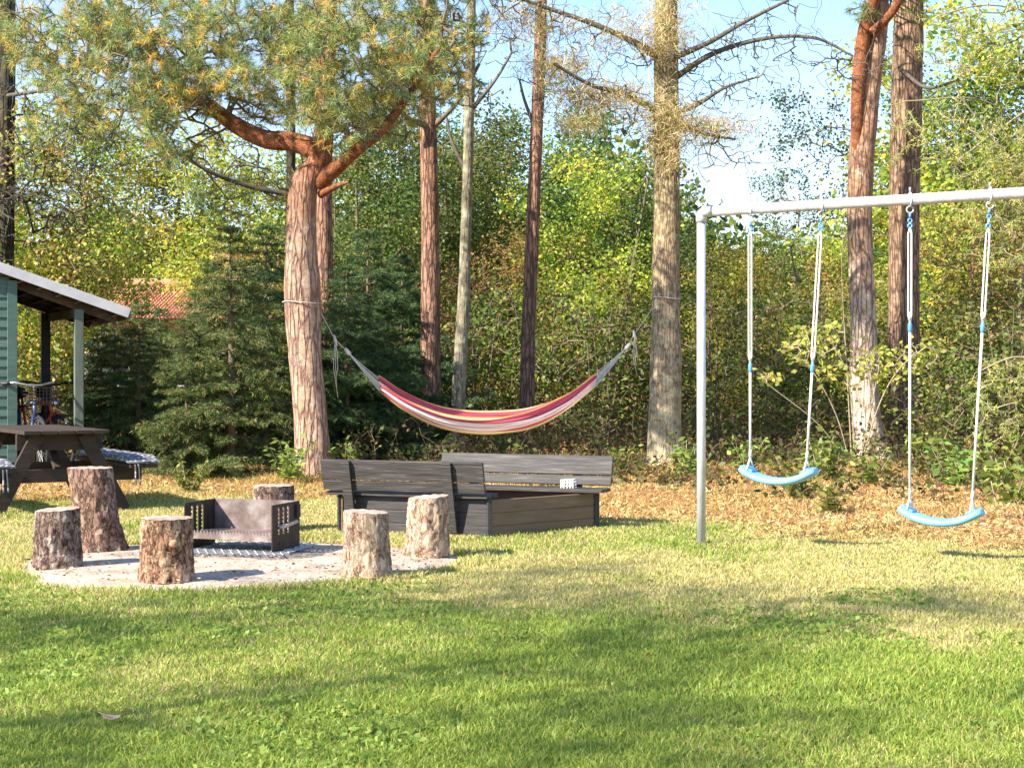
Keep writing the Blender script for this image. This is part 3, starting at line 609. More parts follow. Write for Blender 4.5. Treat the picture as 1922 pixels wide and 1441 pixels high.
# right hammock tree: grey mottled, bare side branches
DF = 19.6
def bare_tree():
    root = pine('grey mottled spruce with bare side branches holding the right hammock rope', 1250, DF,
     [(1250, 890), (1247, 800), (1250, 680), (1250, 560), (1251, 400), (1251, 260), (1250, 120), (1250, -40), (1250, -400)], [36, 31, 29, 27, 25, 24, 23, 21, 12],
     M['spruce_bark'], flare=0.25, seed=21, ridge=0.03, segs=44, name='spruce_tree', limbmat='twig_grey',
     limbs=[([(1262, 110), (1330, 80), (1400, 40), (1480, 0)], [6, 5, 4, 3], [0, -.3, -.4, -.6]),
            ([(1262, 150), (1340, 100), (1440, 72), (1530, 72), (1600, 105)], [6, 5, 4, 3, 2], [0, -.2, -.3, -.4, -.5]),
            ([(1262, 215), (1310, 195), (1360, 165), (1420, 145)], [6, 5, 3, 2], [0, -.2, -.3, -.4]),
            ([(1240, 110), (1190, 80), (1120, 48), (1040, 20), (970, -5)], [8, 6, 5, 4, 3], [0, -.2, -.3, -.4, -.5]),
            ([(1240, 215), (1180, 180), (1110, 160), (1040, 120)], [7, 5, 4, 3], [0, -.2, -.5, -.7]),
            ([(1262, 225), (1320, 250), (1380, 262)], [4, 3, 2], [0, -.2, -.4])])
    o = np.array(root.location)
    # drooping bare twigs along every limb
    bp, bpar = [], []
    for ch in [c for c in root.children if c.name.startswith('limb')]:
        co = np.zeros(len(ch.data.vertices) * 3); ch.data.vertices.foreach_get('co', co); co = co.reshape(-1, 18, 3).mean(1)
        n0 = len(bp)
        for i, p in enumerate(co[::3]): bp.append(p); bpar.append(n0 + i - 1 if i else -1)
    base = np.array(bp); T = []
    for p in base:
        for _ in range(17):
            T.append(p + rng.normal(0, 1, 3) * np.array([0.30, 0.3, 0.17]) + np.array([0, 0, -0.16]))
    P, par = grow(bp, bpar, T, 0.09, 0.008, -0.10); c = pipe(par, len(P))
    skeleton_mesh(P, par, c, len(bp), 0.0042, M['twig_grey'], 'bare_twigs', root, n=3)
    # tan, half dead sprays hugging the trunk and the left limbs
    sites = []
    for (px, py, rx, ry, k) in [(1250, 225, 60, 45, 260), (1130, 180, 90, 28, 260), (1150, 60, 120, 45, 150), (1330, 240, 60, 25, 150), (1040, 130, 70, 40, 190), (1000, 40, 70, 40, 150), (1090, 230, 60, 24, 90), (1250, 60, 50, 60, 220), (1400, 240, 40, 14, 24), (1255, 290, 30, 30, 80)]:
        s = FPX / DF
        for _ in range(k):
            q = rng.normal(0, 0.5, 3); sites.append(W(px, py, DF - 0.3) - o + q * np.array([rx / s, 0.35, ry / s]))
    sites = np.array(sites); per = 10
    PP = np.repeat(sites, per, 0) + rng.normal(0, 0.05, (len(sites) * per, 3)); DD = rng.normal(0, 1, PP.shape) + np.array([0, 0, -0.4])
    v, f = needle_tris(PP, DD, 0.08 + 0.07 * rng.random(len(PP)), 0.008)
    cc = np.repeat(palette([(0.66, 0.48, 0.26), (0.50, 0.46, 0.14), (0.74, 0.58, 0.40), (0.34, 0.38, 0.11)], len(PP), [.35, .25, .2, .2]), 3, 0)
    npmesh('crown', v, f, M['needle'], root, colr=cc)
    # upper crown out of sight throws shade
    T = samp_blobs([((0, 0, 7.3), (1.6, 1.6, 1.6), 220)]); P, par = grow([(0, 0, 5.5 + i * 0.3) for i in range(12)], [i - 1 for i in range(12)], T, 0.3)
    c = pipe(par, len(P)); skeleton_mesh(P, par, c, 12, 0.005, M['twig_grey'], 'branches', root)
    return root
treeF = bare_tree()
pine('pale-barked pine with orange fork and pale flared foot behind the swings', 1640, 21.0,
     [(1642, 885), (1630, 820), (1622, 720), (1620, 600), (1616, 500), (1614, 400), (1618, 280), (1632, 160), (1648, 40), (1652, -80), (1655, -500)],
     [33, 29, 27, 25, 24, 24, 25, 22, 19, 15, 7], M['pine_pale'], flare=0.38, seed=31,
     limbs=[([(1612, 400), (1608, 240), (1612, 150), (1622, 60), (1640, 0), (1650, -60)], [4, 11, 13, 13, 11, 9], [0.02, -.10, -.12, -.13, -.2, -.3]),
            ([(1640, 60), (1665, 35), (1685, 5), (1700, -50)], [10, 8, 8, 6], [-.2, -.4, -.5, -.6])],
     blobs=[(1700, 0, 60, 25, 30, -.5), (1600, -120, 200, 80, 160), (1700, -250, 250, 120, 120), (1640, 15, 24, 18, 8, -.6)], per=18,
     cols=[(0.16, 0.21, 0.05), (0.26, 0.28, 0.06), (0.12, 0.16, 0.05)], w=[.4, .3, .3])
pine('broad shaded brown pine trunk just right of the pale forked pine', 1702, 22.4,
     [(1700, 880), (1698, 740), (1697, 600), (1697, 420), (1700, 250), (1704, 100), (1706, -60), (1706, -500)], [36, 30, 30, 29, 29, 29, 26, 12], M['pine_brown'], flare=0.2, seed=37,
     limbs=[([(1690, 130), (1740, 165), (1800, 150)], [4, 3, 2], [-.2, -.5, -.8])], limbmat='twig_grey',
     blobs=[(1740, -120, 200, 90, 160), (1650, -350, 250, 120, 120)], per=12)
pine('dark trunk at the left edge rising behind the shed roof', 8, 24.0,
     [(6, 860), (6, 600), (8, 400), (10, 200), (12, 0), (12, -400)], [21, 20, 19, 18, 17, 9], M['dark_bark'], flare=0.1, seed=41,
     limbs=[([(14, 180), (80, 170), (150, 155)], [4, 3, 2], [-.1, -.3, -.5]), ([(14, 310), (70, 275), (130, 240)], [4, 3, 2], [-.1, -.2, -.4])], limbmat='twig_grey',
     blobs=[(110, 190, 130, 60, 260), (90, 310, 110, 60, 300), (60, 400, 90, 60, 220), (160, 250, 130, 60, 240), (130, 370, 110, 40, 160), (40, -100, 200, 90, 100)], per=4, extra=1, twigmat='twig_grey', rt=0.0045,
     cols=[(0.05, 0.06, 0.04), (0.09, 0.09, 0.05)], w=[.6, .4], name='spruce_tree')
pine('thin dark trunk seen just left of the hammock pine below its orange limb', 545, 27.0,
     [(545, 850), (545, 600), (546, 400), (546, 200), (544, 0), (544, -300)], [9, 9, 9, 9, 8, 4], M['dark_bark'], flare=0.1, seed=43, segs=18, limbmat='twig_grey',
     limbs=[([(540, 365), (470, 350), (400, 325), (330, 285)], [5, 5, 4, 3], [-.1, -.3, -.6, -.8])],
     blobs=[(440, 300, 110, 50, 60), (330, 280, 90, 50, 50), (480, 240, 60, 30, 24), (540, -60, 120, 60, 40)], per=3, extra=0, twigmat='twig_grey', name='spruce_tree',
     cols=[(0.10, 0.11, 0.05), (0.30, 0.28, 0.10)], w=[.5, .5])

# ================================================================ broadleaf trees
GREENS = [(0.10, 0.16, 0.03), (0.16, 0.24, 0.04), (0.26, 0.32, 0.05), (0.40, 0.40, 0.06), (0.56, 0.46, 0.08)]
def leafy_proto(seed, H, blobs, leaf, per, cols, w, trunk_r=0.07, seg=0.3, spread=0.13, barks='twig', loose=0.3, stems=1):
    """returns (trunk mesh, branches mesh, crown mesh) data at the origin"""
    rs = np.random.default_rng(seed)
    bp = []; par = []
    for s in range(stems):
        lean = rs.normal(0, 0.25, 2) if stems > 1 else rs.normal(0, 0.12, 2); n0 = len(bp)
        for i in range(14):
            f = i / 13; bp.append(np.array([lean[0] * f * H * 0.4 + 0.05 * math.sin(3 * f + s), lean[1] * f * H * 0.4, H * 0.86 * f])); par.append(n0 + i - 1 if i else -1)
    T = clump_blobs(blobs, rs)
    P, pa = grow(bp, par, T, seg, 0.04, 0.12, rs); c = pipe(pa, len(P))
    nb = len(bp)
    # trunk
    A = []; B = []; ra = []; rb = []
    for i in range(nb):
        if par[i] >= 0:
            A.append(bp[par[i]]); B.append(bp[i]); f0 = bp[par[i]][2] / H; f1 = bp[i][2] / H
            ra.append(trunk_r * (1 - f0 * 0.9)); rb.append(trunk_r * (1 - f1 * 0.9))
    tv, tf = frusta(A, B, np.array(ra), np.array(rb), 8)
    idx = np.arange(nb, len(P)); r = np.minimum(0.0045 * c ** 0.42, 0.05)
    sv, sf = frusta(P[pa[idx]], P[idx], np.where(pa[idx] < nb, r[idx], r[pa[idx]]), r[idx], 4)
    tips = idx[c[idx] <= 3]
    PP = np.repeat(P[tips], per, 0); N = len(PP)
    PP = PP + rs.normal(0, spread, PP.shape)
    DD = rs.normal(0, 1, PP.shape) * np.array([1, 1, 0.55]) + np.array([0, 0, -0.25])
    L = leaf * (0.65 + 0.7 * rs.random(N))
    lv, lf = leaf_quads(PP, DD, L, L * 0.62, rs)
    clus = palette(cols, len(tips), w, 0.14, rs)
    lc = np.repeat(clus, per, 0); own = palette(cols, N, w, 0.14, rs); lc = lc * (1 - loose) + own * loose
    lc = np.repeat(lc, 4, 0)
    return (tv, tf), (sv, sf), (lv, lf, lc)
def make_proto(name, *a, **k):
    t, s, l = leafy_proto(*a, **k)
    root = thing(name, 'x', 'tree')
    npmesh('trunk', t[0], t[1], M['twig'], root, smooth=True)
    npmesh('branches', s[0], s[1], M['twig'], root)
    npmesh('crown', l[0], l[1], M['leaf'], root, colr=l[2])
    return root
W1 = [.22, .28, .24, .16, .10]
protos = {}
protos['round'] = make_proto('broadleaf_tree', 11, 6.0, [((0, 0, 3.8), (1.7, 1.5, 1.9), 330), ((-0.9, 0.3, 2.4), (1.1, 1.1, 1.3), 150), ((1.0, -0.2, 2.1), (1.0, 1.0, 1.4), 150), ((0.3, 0, 5.3), (0.9, 0.9, 0.8), 90)], 0.068, 28, [(0.06, 0.13, 0.035), (0.10, 0.19, 0.045), (0.16, 0.26, 0.05), (0.28, 0.34, 0.06), (0.44, 0.42, 0.08)], [.24, .3, .24, .14, .08])
protos['tall'] = make_proto('broadleaf_tree', 12, 8.0, [((0, 0, 5.0), (1.3, 1.2, 2.9), 380), ((-0.5, 0, 2.6), (0.9, 0.9, 1.6), 140), ((0.8, 0, 6.6), (0.8, 0.8, 1.0), 90), ((0.6, 0.2, 3.2), (1.0, 0.8, 1.2), 110)], 0.066, 26, [(0.045, 0.10, 0.03), (0.08, 0.16, 0.04), (0.13, 0.22, 0.05), (0.26, 0.32, 0.06), (0.40, 0.38, 0.08)], [.28, .3, .24, .12, .06])
protos['yellow'] = make_proto('broadleaf_tree', 13, 5.0, [((0, 0, 3.2), (1.5, 1.3, 1.7), 300), ((0.8, 0.3, 1.8), (1.0, 1.0, 1.1), 140), ((-0.8, 0, 2.0), (0.9, 1.0, 1.2), 130)], 0.068, 26,
    [(0.26, 0.36, 0.045), (0.42, 0.46, 0.06), (0.56, 0.52, 0.07), (0.60, 0.42, 0.07), (0.15, 0.24, 0.04)], [.26, .26, .2, .08, .2])
protos['autumn'] = make_proto('broadleaf_tree', 14, 4.6, [((0, 0, 2.6), (1.6, 1.3, 1.8), 260), ((0.9, 0.3, 1.4), (1.0, 1.0, 1.0), 110), ((-0.7, 0, 3.8), (0.7, 0.8, 0.7), 60)], 0.062, 20,
    [(0.20, 0.26, 0.045), (0.40, 0.34, 0.07), (0.54, 0.34, 0.10), (0.50, 0.25, 0.09), (0.09, 0.14, 0.03)], [.22, .22, .22, .14, .2])
protos['airy'] = make_proto('birch_tree', 15, 7.0, [((0, 0, 4.8), (1.0, 1.0, 1.9), 150), ((-0.9, 0, 3.4), (0.8, 0.7, 0.6), 50), ((0.5, 0, 6.3), (0.6, 0.6, 0.7), 40)], 0.065, 15,
    [(0.055, 0.095, 0.03), (0.08, 0.125, 0.035), (0.14, 0.18, 0.04), (0.36, 0.32, 0.05)], [.42, .35, .18, .05], spread=0.10)
protos['bush'] = make_proto('shrub', 16, 2.4, [((0, 0, 1.2), (1.4, 1.1, 1.1), 220), ((0.7, 0, 0.7), (1.0, 0.8, 0.7), 80)], 0.07, 12,
    [(0.07, 0.12, 0.025), (0.12, 0.19, 0.04), (0.20, 0.26, 0.05), (0.28, 0.20, 0.06), (0.36, 0.33, 0.08)], [.3, .28, .2, .1, .12], trunk_r=0.02, stems=5)
protos['dim'] = make_proto('broadleaf_tree', 17, 6.5, [((0, 0, 3.4), (1.9, 1.6, 3.2), 420), ((0.2, 0, 1.2), (1.6, 1.3, 1.0), 130)], 0.10, 15,
    [(0.06, 0.10, 0.022), (0.10, 0.15, 0.03), (0.16, 0.21, 0.04), (0.28, 0.29, 0.05)], [.32, .32, .24, .12])
protos['sparse'] = make_proto('broadleaf_tree', 12, 8.0, [((0, 0, 5.0), (1.3, 1.2, 2.9), 330), ((-0.5, 0, 2.6), (0.9, 0.9, 1.6), 110), ((0.8, 0, 6.6), (0.8, 0.8, 1.0), 80)], 0.07, 13, GREENS, [.3, .3, .22, .12, .06])
used = set()
GROUPS = {'round': 'broadleaf trees of the wood', 'tall': 'broadleaf trees of the wood', 'yellow': 'yellow-green trees of the wood', 'autumn': 'autumn-coloured trees of the wood',
          'airy': 'airy birches', 'bush': 'shrubs under the trees', 'dim': 'dark trees deep in the wood'}
def place(kind, px, d, sc, label, rz=None, cat=None, sz=None):
    src = protos[kind]
    o = src if kind not in used else copy_tree(src)
    used.add(kind)
    x = (px - 961) * d / FPX
    o.location = (x, d, float(ground_z(x, d)) - 0.05); o.rotation_euler = (0, 0, random.uniform(0, 6.28) if rz is None else rz)
    o.scale = (sc, sc, sz if sz else sc)
    tag(o, label, cat or ('shrub' if kind == 'bush' else 'tree'), GROUPS[kind]); return o
F = place
# left part
F('yellow', 90, 26, 1.15, 'bright yellow-green tree above the shed roof at the left edge')
F('yellow', 250, 37, 1.5, 'bright yellow-green tree rising over the red tiled roof')
F('round', 385, 37.5, 1.1, 'mid green leafy tree right of the red tiled roof')
F('yellow', 470, 34, 1.35, 'yellowish tree just left of the hammock pine top')
F('autumn', 30, 24, 1.15, 'golden brown tree seen under the shed roof between its posts')
F('autumn', 135, 25, 0.8, 'golden brown tree directly right of the shed post')
F('dim', 310, 41, 1.05, 'dark tree far behind the red tiled roof')
F('dim', 60, 36, 1.1, 'dark tree far behind the shed')
F('autumn', 492, 24, 0.72, 'low golden tree behind the young spruces')
# centre
F('round', 690, 30, 1.05, 'dense green tree right behind the hammock pine')
F('tall', 760, 34, 0.92, 'tall dark green tree left of the red-brown trunk')
F('round', 850, 31, 1.12, 'green tree crown behind the slim pale trunk')
F('round', 930, 33, 1.1, 'green tree between the slim pale trunk and the slender red trunk')
F('tall', 1060, 34, 0.95, 'tall green tree right of the slender red trunk')
F('yellow', 1120, 30, 1.12, 'yellow-tinged tree over the right end of the hammock')
F('round', 1180, 32, 1.0, 'green tree just left of the grey hammock spruce')
F('autumn', 930, 29, 0.85, 'small rusty-leaved tree straight above the hammock middle')
F('autumn', 1090, 30, 0.85, 'small rusty-leaved tree above the right end of the hammock')
F('yellow', 1040, 31, 0.85, 'small yellow-green tree beside the slender red trunk')
F('bush', 890, 26, 1.05, 'dark leafy shrub hanging behind the middle of the hammock')
F('bush', 1010, 26.5, 1.2, 'brown leafy shrub under the slender red trunk')
F('bush', 1130, 25.5, 1.15, 'dull green shrub left of the grey spruce foot')
F('bush', 740, 27, 1.0, 'dark shrub between the hammock pine and the red-brown trunk')
F('dim', 640, 37, 1.0, 'dark tree deep in the wood behind the left hammock end')
F('dim', 820, 37, 0.95, 'dark tree deep in the wood behind the red-brown trunk')
F('dim', 980, 38, 1.0, 'dark tree deep in the wood behind the slender trunk')
F('dim', 1150, 37, 1.0, 'dark tree deep in the wood left of the grey spruce')
# right
F('round', 1340, 30, 0.66, 'green tree between the grey spruce and the swing post')
F('yellow', 1400, 28, 0.72, 'yellow-green tree behind the left swing rope')
F('round', 1480, 30, 0.68, 'green tree behind the blue swing nearest the post')
F('yellow', 1560, 27, 0.78, 'yellow-green tree left of the pale forked pine')
F('autumn', 1540, 26, 0.72, 'orange-tinted low tree behind the left swing')
F('tall', 1800, 30, 0.92, 'tall green tree right of the shaded brown pine')
F('yellow', 1850, 27, 1.6, 'yellow-green tree high over the right end of the swing bar')
F('autumn', 1800, 24, 0.85, 'orange-tinted tree behind the right swing ropes')
F('autumn', 1900, 23, 0.92, 'orange-tinted tree at the right edge of the lawn')
F('round', 1930, 28, 1.15, 'dense green tree at the right edge')
F('round', 1755, 32, 0.95, 'green tree seen just right of the shaded pine trunk')
F('airy', 1560, 33, 1.12, 'airy dark-leaved birch against the sky left of the forked pine')
F('airy', 1490, 35, 0.86, 'small airy birch against the sky above the swing bar')
F('airy', 1760, 36, 1.3, 'airy birch showing between the shaded pine and the right edge')
F('bush', 1340, 24, 1.1, 'dark tangled shrub behind the swing post')
F('bush', 1450, 23, 1.05, 'dark shrub under the left swing')
F('bush', 1560, 23.5, 1.0, 'brown tangled shrub left of the pale pine foot')
F('bush', 1790, 24, 1.0, 'leafy shrub right of the pine feet')
F('bush', 1900, 20.5, 1.0, 'leafy shrub at the right edge behind the swings')
F('dim', 1330, 36, 0.68, 'dark tree deep in the wood behind the swing post')
F('dim', 1450, 36, 0.66, 'dark tree deep in the wood behind the left swing')
F('dim', 1590, 34, 0.70, 'dark tree deep in the wood behind the pale pine')
F('dim', 1740, 36, 0.9, 'dark tree deep in the wood behind the shaded pine')
F('dim', 1890, 34, 1.0, 'dark tree deep in the wood at the right edge')

# far wood as one mass
def far_wood():
    rs = np.random.default_rng(99); pts = []
    for px in np.linspace(-900, 2900, 130):
        d = rs.uniform(42, 60); x = (px - 961) * d / FPX
        top = np.interp(px, [-900, 0, 500, 700, 1250, 1330, 1600, 1750, 1922, 2900], [6, 5.6, 5.8, 8, 8, 5.0, 5.0, 7.5, 8, 8]) * rs.uniform(0.85, 1.1)
        n = 900
        q = rs.normal(0, 1, (n, 3)); q /= np.linalg.norm(q, axis=1, keepdims=True); q *= rs.random((n, 1)) ** 0.35
        pts.append(np.array([x, d, top * 0.5]) + q * np.array([2.2, 2.0, top * 0.52]))
    P = np.concatenate(pts); P = P[P[:, 2] > 0]; N = len(P)
    P = np.repeat(P, 2, 0) + rs.normal(0, 0.2, (2 * N, 3))
    v, f = leaf_quads(P, rs.normal(0, 1, P.shape), 0.2 + 0.12 * rs.random(len(P)), 0.16, rs)
    c = palette([(0.05, 0.08, 0.02), (0.09, 0.125, 0.028), (0.16, 0.19, 0.035), (0.28, 0.27, 0.05)], len(P), [.3, .35, .22, .13], 0.2, rs)
    o = npmesh('woods', v, f, M['leaf'], colr=np.repeat(c, 4, 0)); tag(o, 'distant green wood closing off the view behind all the trees', 'woods', kind='stuff')
far_wood()

# ================================================================ young spruces
def spruce_proto(seed, H, R, name='young_spruce', cols=None, w=None, droop=0.25):
    rs = np.random.default_rng(seed); A = []; B = []; ra = []; rb = []; S = []; SD = []
    z = 0.12
    while z < H - 0.1:
        f = z / H; L0 = R * (1 - f) ** 0.85 + 0.08; nb = rs.integers(5, 8); a0 = rs.random() * 6.28
        for k in range(nb):
            a = a0 + 6.28 * k / nb + rs.normal(0, 0.2); L = L0 * rs.uniform(0.45, 1.25); tilt = rs.normal(0, 0.13); n = max(3, int(L / 0.07))
            d = np.array([math.cos(a), math.sin(a)]); prev = np.array([0, 0, z])
            side = np.array([-d[1], d[0], 0])
            for i in range(1, n + 1):
                t = i / n
                p = np.array([d[0] * L * t, d[1] * L * t, z + L * ((0.12 + tilt) * t - droop * t * t + 0.14 * t ** 4)]) + rs.normal(0, 0.008, 3)
                A.append(prev); B.append(p); ra.append(0.011 * (1.1 - t) + 0.002); rb.append(0.011 * (1.0 - t) + 0.002)
                dr = p - prev; S.append((prev + p) / 2); SD.append(dr)
                S.append(p); SD.append(dr)
                if i > 1:
                    for sg in (-1, 1):
                        tl = (0.10 + 0.34 * (1 - abs(t - 0.4))) * min(1, L) * rs.uniform(0.6, 1.1)
                        dv = side * sg * 0.8 + np.array([d[0], d[1], 0]) * 0.75 + np.array([0, 0, -0.30 + rs.normal(0, 0.15)])
                        dv /= np.linalg.norm(dv); m = max(2, int(tl / 0.035)); q0 = p
                        q1 = p + dv * tl + np.array([0, 0, -0.25 * tl * tl])
                        A.append(q0); B.append(q1); ra.append(0.003); rb.append(0.0015)
                        for j in range(m):
                            S.append(q0 + (q1 - q0) * (j + 0.5) / m); SD.append(dv)
                prev = p
        z += rs.uniform(0.09, 0.15) * (1.5 - 0.5 * f)
    S = np.array(S); SD = np.array(SD); per = 7
    PP = np.repeat(S, per, 0) + rs.normal(0, 0.014, (len(S) * per, 3)); DD = np.repeat(SD, per, 0); DD = DD / (np.linalg.norm(DD, axis=1, keepdims=True) + 1e-9)
    DD = DD * 0.8 + rs.normal(0, 0.5, DD.shape)
    v, f = needle_tris(PP, DD, 0.04 + 0.025 * rs.random(len(PP)), 0.010, rs)
    cols = cols or [(0.05, 0.095, 0.028), (0.09, 0.14, 0.036), (0.17, 0.21, 0.055), (0.30, 0.28, 0.09)]
    c = np.repeat(palette(cols, len(S), w or [.3, .34, .24, .12], 0.15, rs), per, 0)
    root = thing(name, 'x', 'tree')
    mb = MB(); mb.tube([(0, 0, -0.1), (0.02, 0, H * 0.4), (0, 0.01, H * 0.75), (0, 0, H)], [0.02 + H * 0.013, 0.01 + H * 0.01, H * 0.006, 0.004], 10); mb.build('trunk', M['twig'], root, smooth=True)
    sv, sf = frusta(A, B, np.array(ra), np.array(rb), 3); npmesh('branches', sv, sf, M['twig'], root)
    npmesh('crown', v, f, M['needle'], root, colr=np.repeat(c, 3, 0))
    return root
sp1 = spruce_proto(3, 3.0, 0.92); sp2 = spruce_proto(4, 3.4, 1.35, cols=[(0.04, 0.09, 0.035), (0.07, 0.14, 0.045), (0.12, 0.19, 0.055)], w=[.4, .38, .22])
spu = set()
def spr(src, px, d, sc, label, rz=0, sx=None):
    o = src if src.name not in spu else copy_tree(src); spu.add(src.name)
    x = (px - 961) * d / FPX; o.location = (x, d, float(ground_z(x, d)) - 0.04); o.rotation_euler = (0, 0, rz); q = sx or sc; o.scale = (q, q, sc)
    tag(o, label, 'tree', 'young spruces between the shed and the hammock pine' if src is sp1 else 'dark spruces at the wood edge')
spr(sp1, 432, 18.4, 1.0, 'young spruce with long loose branches just left of the hammock pine')
spr(sp1, 350, 18.3, 0.64, 'bushy young spruce in front of the red tiled roof', 1.3)
spr(sp1, 262, 19.6, 0.74, 'young spruce next to the shed roof tip', 2.9)
spr(sp2, 300, 22.5, 0.64, 'dark spruce behind the young spruces, below the red tiled roof', 0.5)
spr(sp2, 690, 23.0, 0.98, 'wide dark spruce just right of the hammock pine', 0)
spr(sp2, 500, 21.5, 0.95, 'dark spruce half hidden behind the hammock pine', 2.1)
spr(sp2, 755, 25.5, 0.95, 'dark spruce touching the left side of the red-brown trunk', 3.4)
spr(sp2, 190, 24.5, 0.62, 'dark spruce farthest left behind the shed post', 4.4)
spr(sp1, 300, 20.8, 0.67, 'young spruce whose tip reaches into the middle of the red tiled roof', 5.2)
spr(sp1, 402, 20.5, 0.92, 'taller young spruce covering the right end of the red tiled roof', 0.8)
spr(sp1, 215, 21.5, 0.70, 'young spruce directly behind the shed roof tip', 3.7)
spr(sp2, 650, 21.5, 0.82, 'dark spruce under the left rope of the hammock', 5.0)
spr(sp1, 500, 20.2, 0.72, 'small spruce at the left foot of the hammock pine', 4.0)

# drooping larch-like branches entering from the right edge, from a tree standing outside the view
def right_conifer():
    d = 17.5; bx = (2080 - 961) * d / FPX
    root = thing('larch_tree', 'larch whose drooping yellow-green branches hang in from the upper right edge', 'tree', (bx, d, float(ground_z(bx, d)) - 0.05))
    o = np.array(root.location); s = FPX / d
    trunk_tube('trunk', [(0, 0, 0), (0.05, 0, 2), (0, 0, 4.5), (0, 0, 8)], [0.17, 0.14, 0.11, 0.03], M['pine_brown'], root, segs=24, flare=0.2)
    bp = [np.array([0, 0, 0.4 * i]) for i in range(18)]; par = [i - 1 for i in range(18)]
    limbs = [[(2080, 330), (1960, 280), (1850, 190), (1700, 190)], [(2080, 420), (1980, 350), (1900, 300), (1800, 180)], [(2080, 100), (1950, 30), (1850, 10), (1760, 30)],
             [(2080, 240), (1960, 200), (1880, 240), (1800, 300)], [(2080, 760), (1980, 700), (1910, 670), (1830, 700)], [(2080, 500), (1960, 420), (1880, 380), (1830, 330)]]
    for q in limbs:
        n0 = len(bp)
        for i, p in enumerate(curve_pts([V(W(x, y, d - 0.15 * j) - o) for j, (x, y) in enumerate(q)], 7)): bp.append(np.array(p)); par.append(n0 + i - 1 if i else 10)
    n1 = len(bp); T = []
    for p in bp[18:]:
        for _ in range(11): T.append(p + rng.normal(0, 1, 3) * np.array([0.16, 0.25, 0.06]) + np.array([0, 0, -rng.random() * 0.75]))
    P, pa = grow(bp, par, T, 0.10, 0.012, -0.08); c = pipe(pa, len(P))
    idx = np.arange(19, len(P)); idx = idx[pa[idx] >= 18]
    r = np.minimum(0.0035 * c ** 0.33, 0.02); v, f = frusta(P[pa[idx]], P[idx], r[pa[idx]], r[idx], 4)
    npmesh('branches', v, f, M['twig_pale'], root)
    tips = np.where((np.arange(len(P)) >= n1) & (rng.random(len(P)) < 0.8))[0]; per = 9
    PP = np.repeat(P[tips], per, 0) + rng.normal(0, 0.02, (len(tips) * per, 3)); DD = rng.normal(0, 0.7, PP.shape) + np.array([0, 0, -0.5])
    v, f = needle_tris(PP, DD, 0.055, 0.009)
    cc = np.repeat(np.repeat(palette([(0.30, 0.38, 0.07), (0.46, 0.47, 0.09), (0.58, 0.50, 0.16), (0.20, 0.28, 0.06)], len(tips), [.35, .25, .15, .25]), per, 0), 3, 0)
    npmesh('crown', v, f, M['needle'], root, colr=cc)
right_conifer()

# lime-leaved sapling in front of the pale pine
def sapling():
    d = 18.9; bx = (1600 - 961) * d / FPX
    root = thing('sapling', 'low sapling with bright lime-yellow leaves in front of the pale pine trunk', 'sapling', (bx, d, float(ground_z(bx, d))))
    o = np.array(root.location); bp = []; par = []
    for q in [[(1600, 890), (1570, 780), (1520, 690), (1470, 655)], [(1605, 890), (1600, 780), (1590, 700), (1560, 640)], [(1610, 890), (1650, 760), (1690, 690), (1740, 650)],
              [(1600, 890), (1540, 800), (1440, 720), (1425, 700)], [(1610, 890), (1640, 740), (1650, 680), (1640, 640)], [(1600, 890), (1590, 700), (1580, 500), (1590, 350)]]:
        n0 = len(bp)
        for i, p in enumerate(curve_pts([V(W(x, y, d - 0.1 * j) - o) for j, (x, y) in enumerate(q)], 8)): bp.append(np.array(p)); par.append(n0 + i - 1 if i else -1)
    T = samp_blobs(loc_blobs(root, [(1520, 650, 60, 40, 60, 0, .3), (1585, 690, 50, 44, 44, 0, .3), (1650, 680, 60, 40, 50, 0, .3), (1725, 670, 40, 32, 34, 0, .3), (1440, 708, 28, 12, 20, 0, .2), (1550, 620, 50, 24, 26, 0, .3)], d))
    nb = len(bp); P, pa = grow(bp, par, T, 0.12, 0.015, 0.1); c = pipe(pa, len(P))
    idx = np.array([i for i in range(len(P)) if pa[i] >= 0]); r = np.minimum(0.0035 * c ** 0.3, 0.012); v, f = frusta(P[pa[idx]], P[idx], r[pa[idx]], r[idx], 5)
    npmesh('stems', v, f, M['twig_pale'], root)
    tips = np.where((np.arange(len(P)) >= nb) & (c <= 2))[0]; per = 3
    PP = np.repeat(P[tips], per, 0) + rng.normal(0, 0.045, (len(tips) * per, 3)); DD = rng.normal(0, 1, PP.shape) * np.array([1, 1, .5]) + np.array([0, -.2, -.4])
    v, f = leaf_quads(PP, DD, 0.06 + 0.05 * rng.random(len(PP)), 0.055)
    cc = np.repeat(palette([(0.46, 0.50, 0.09), (0.56, 0.54, 0.14), (0.34, 0.42, 0.07)], len(PP), [.4, .3, .3]), 4, 0)
    npmesh('crown', v, f, M['leaf'], root, colr=cc)
sapling()

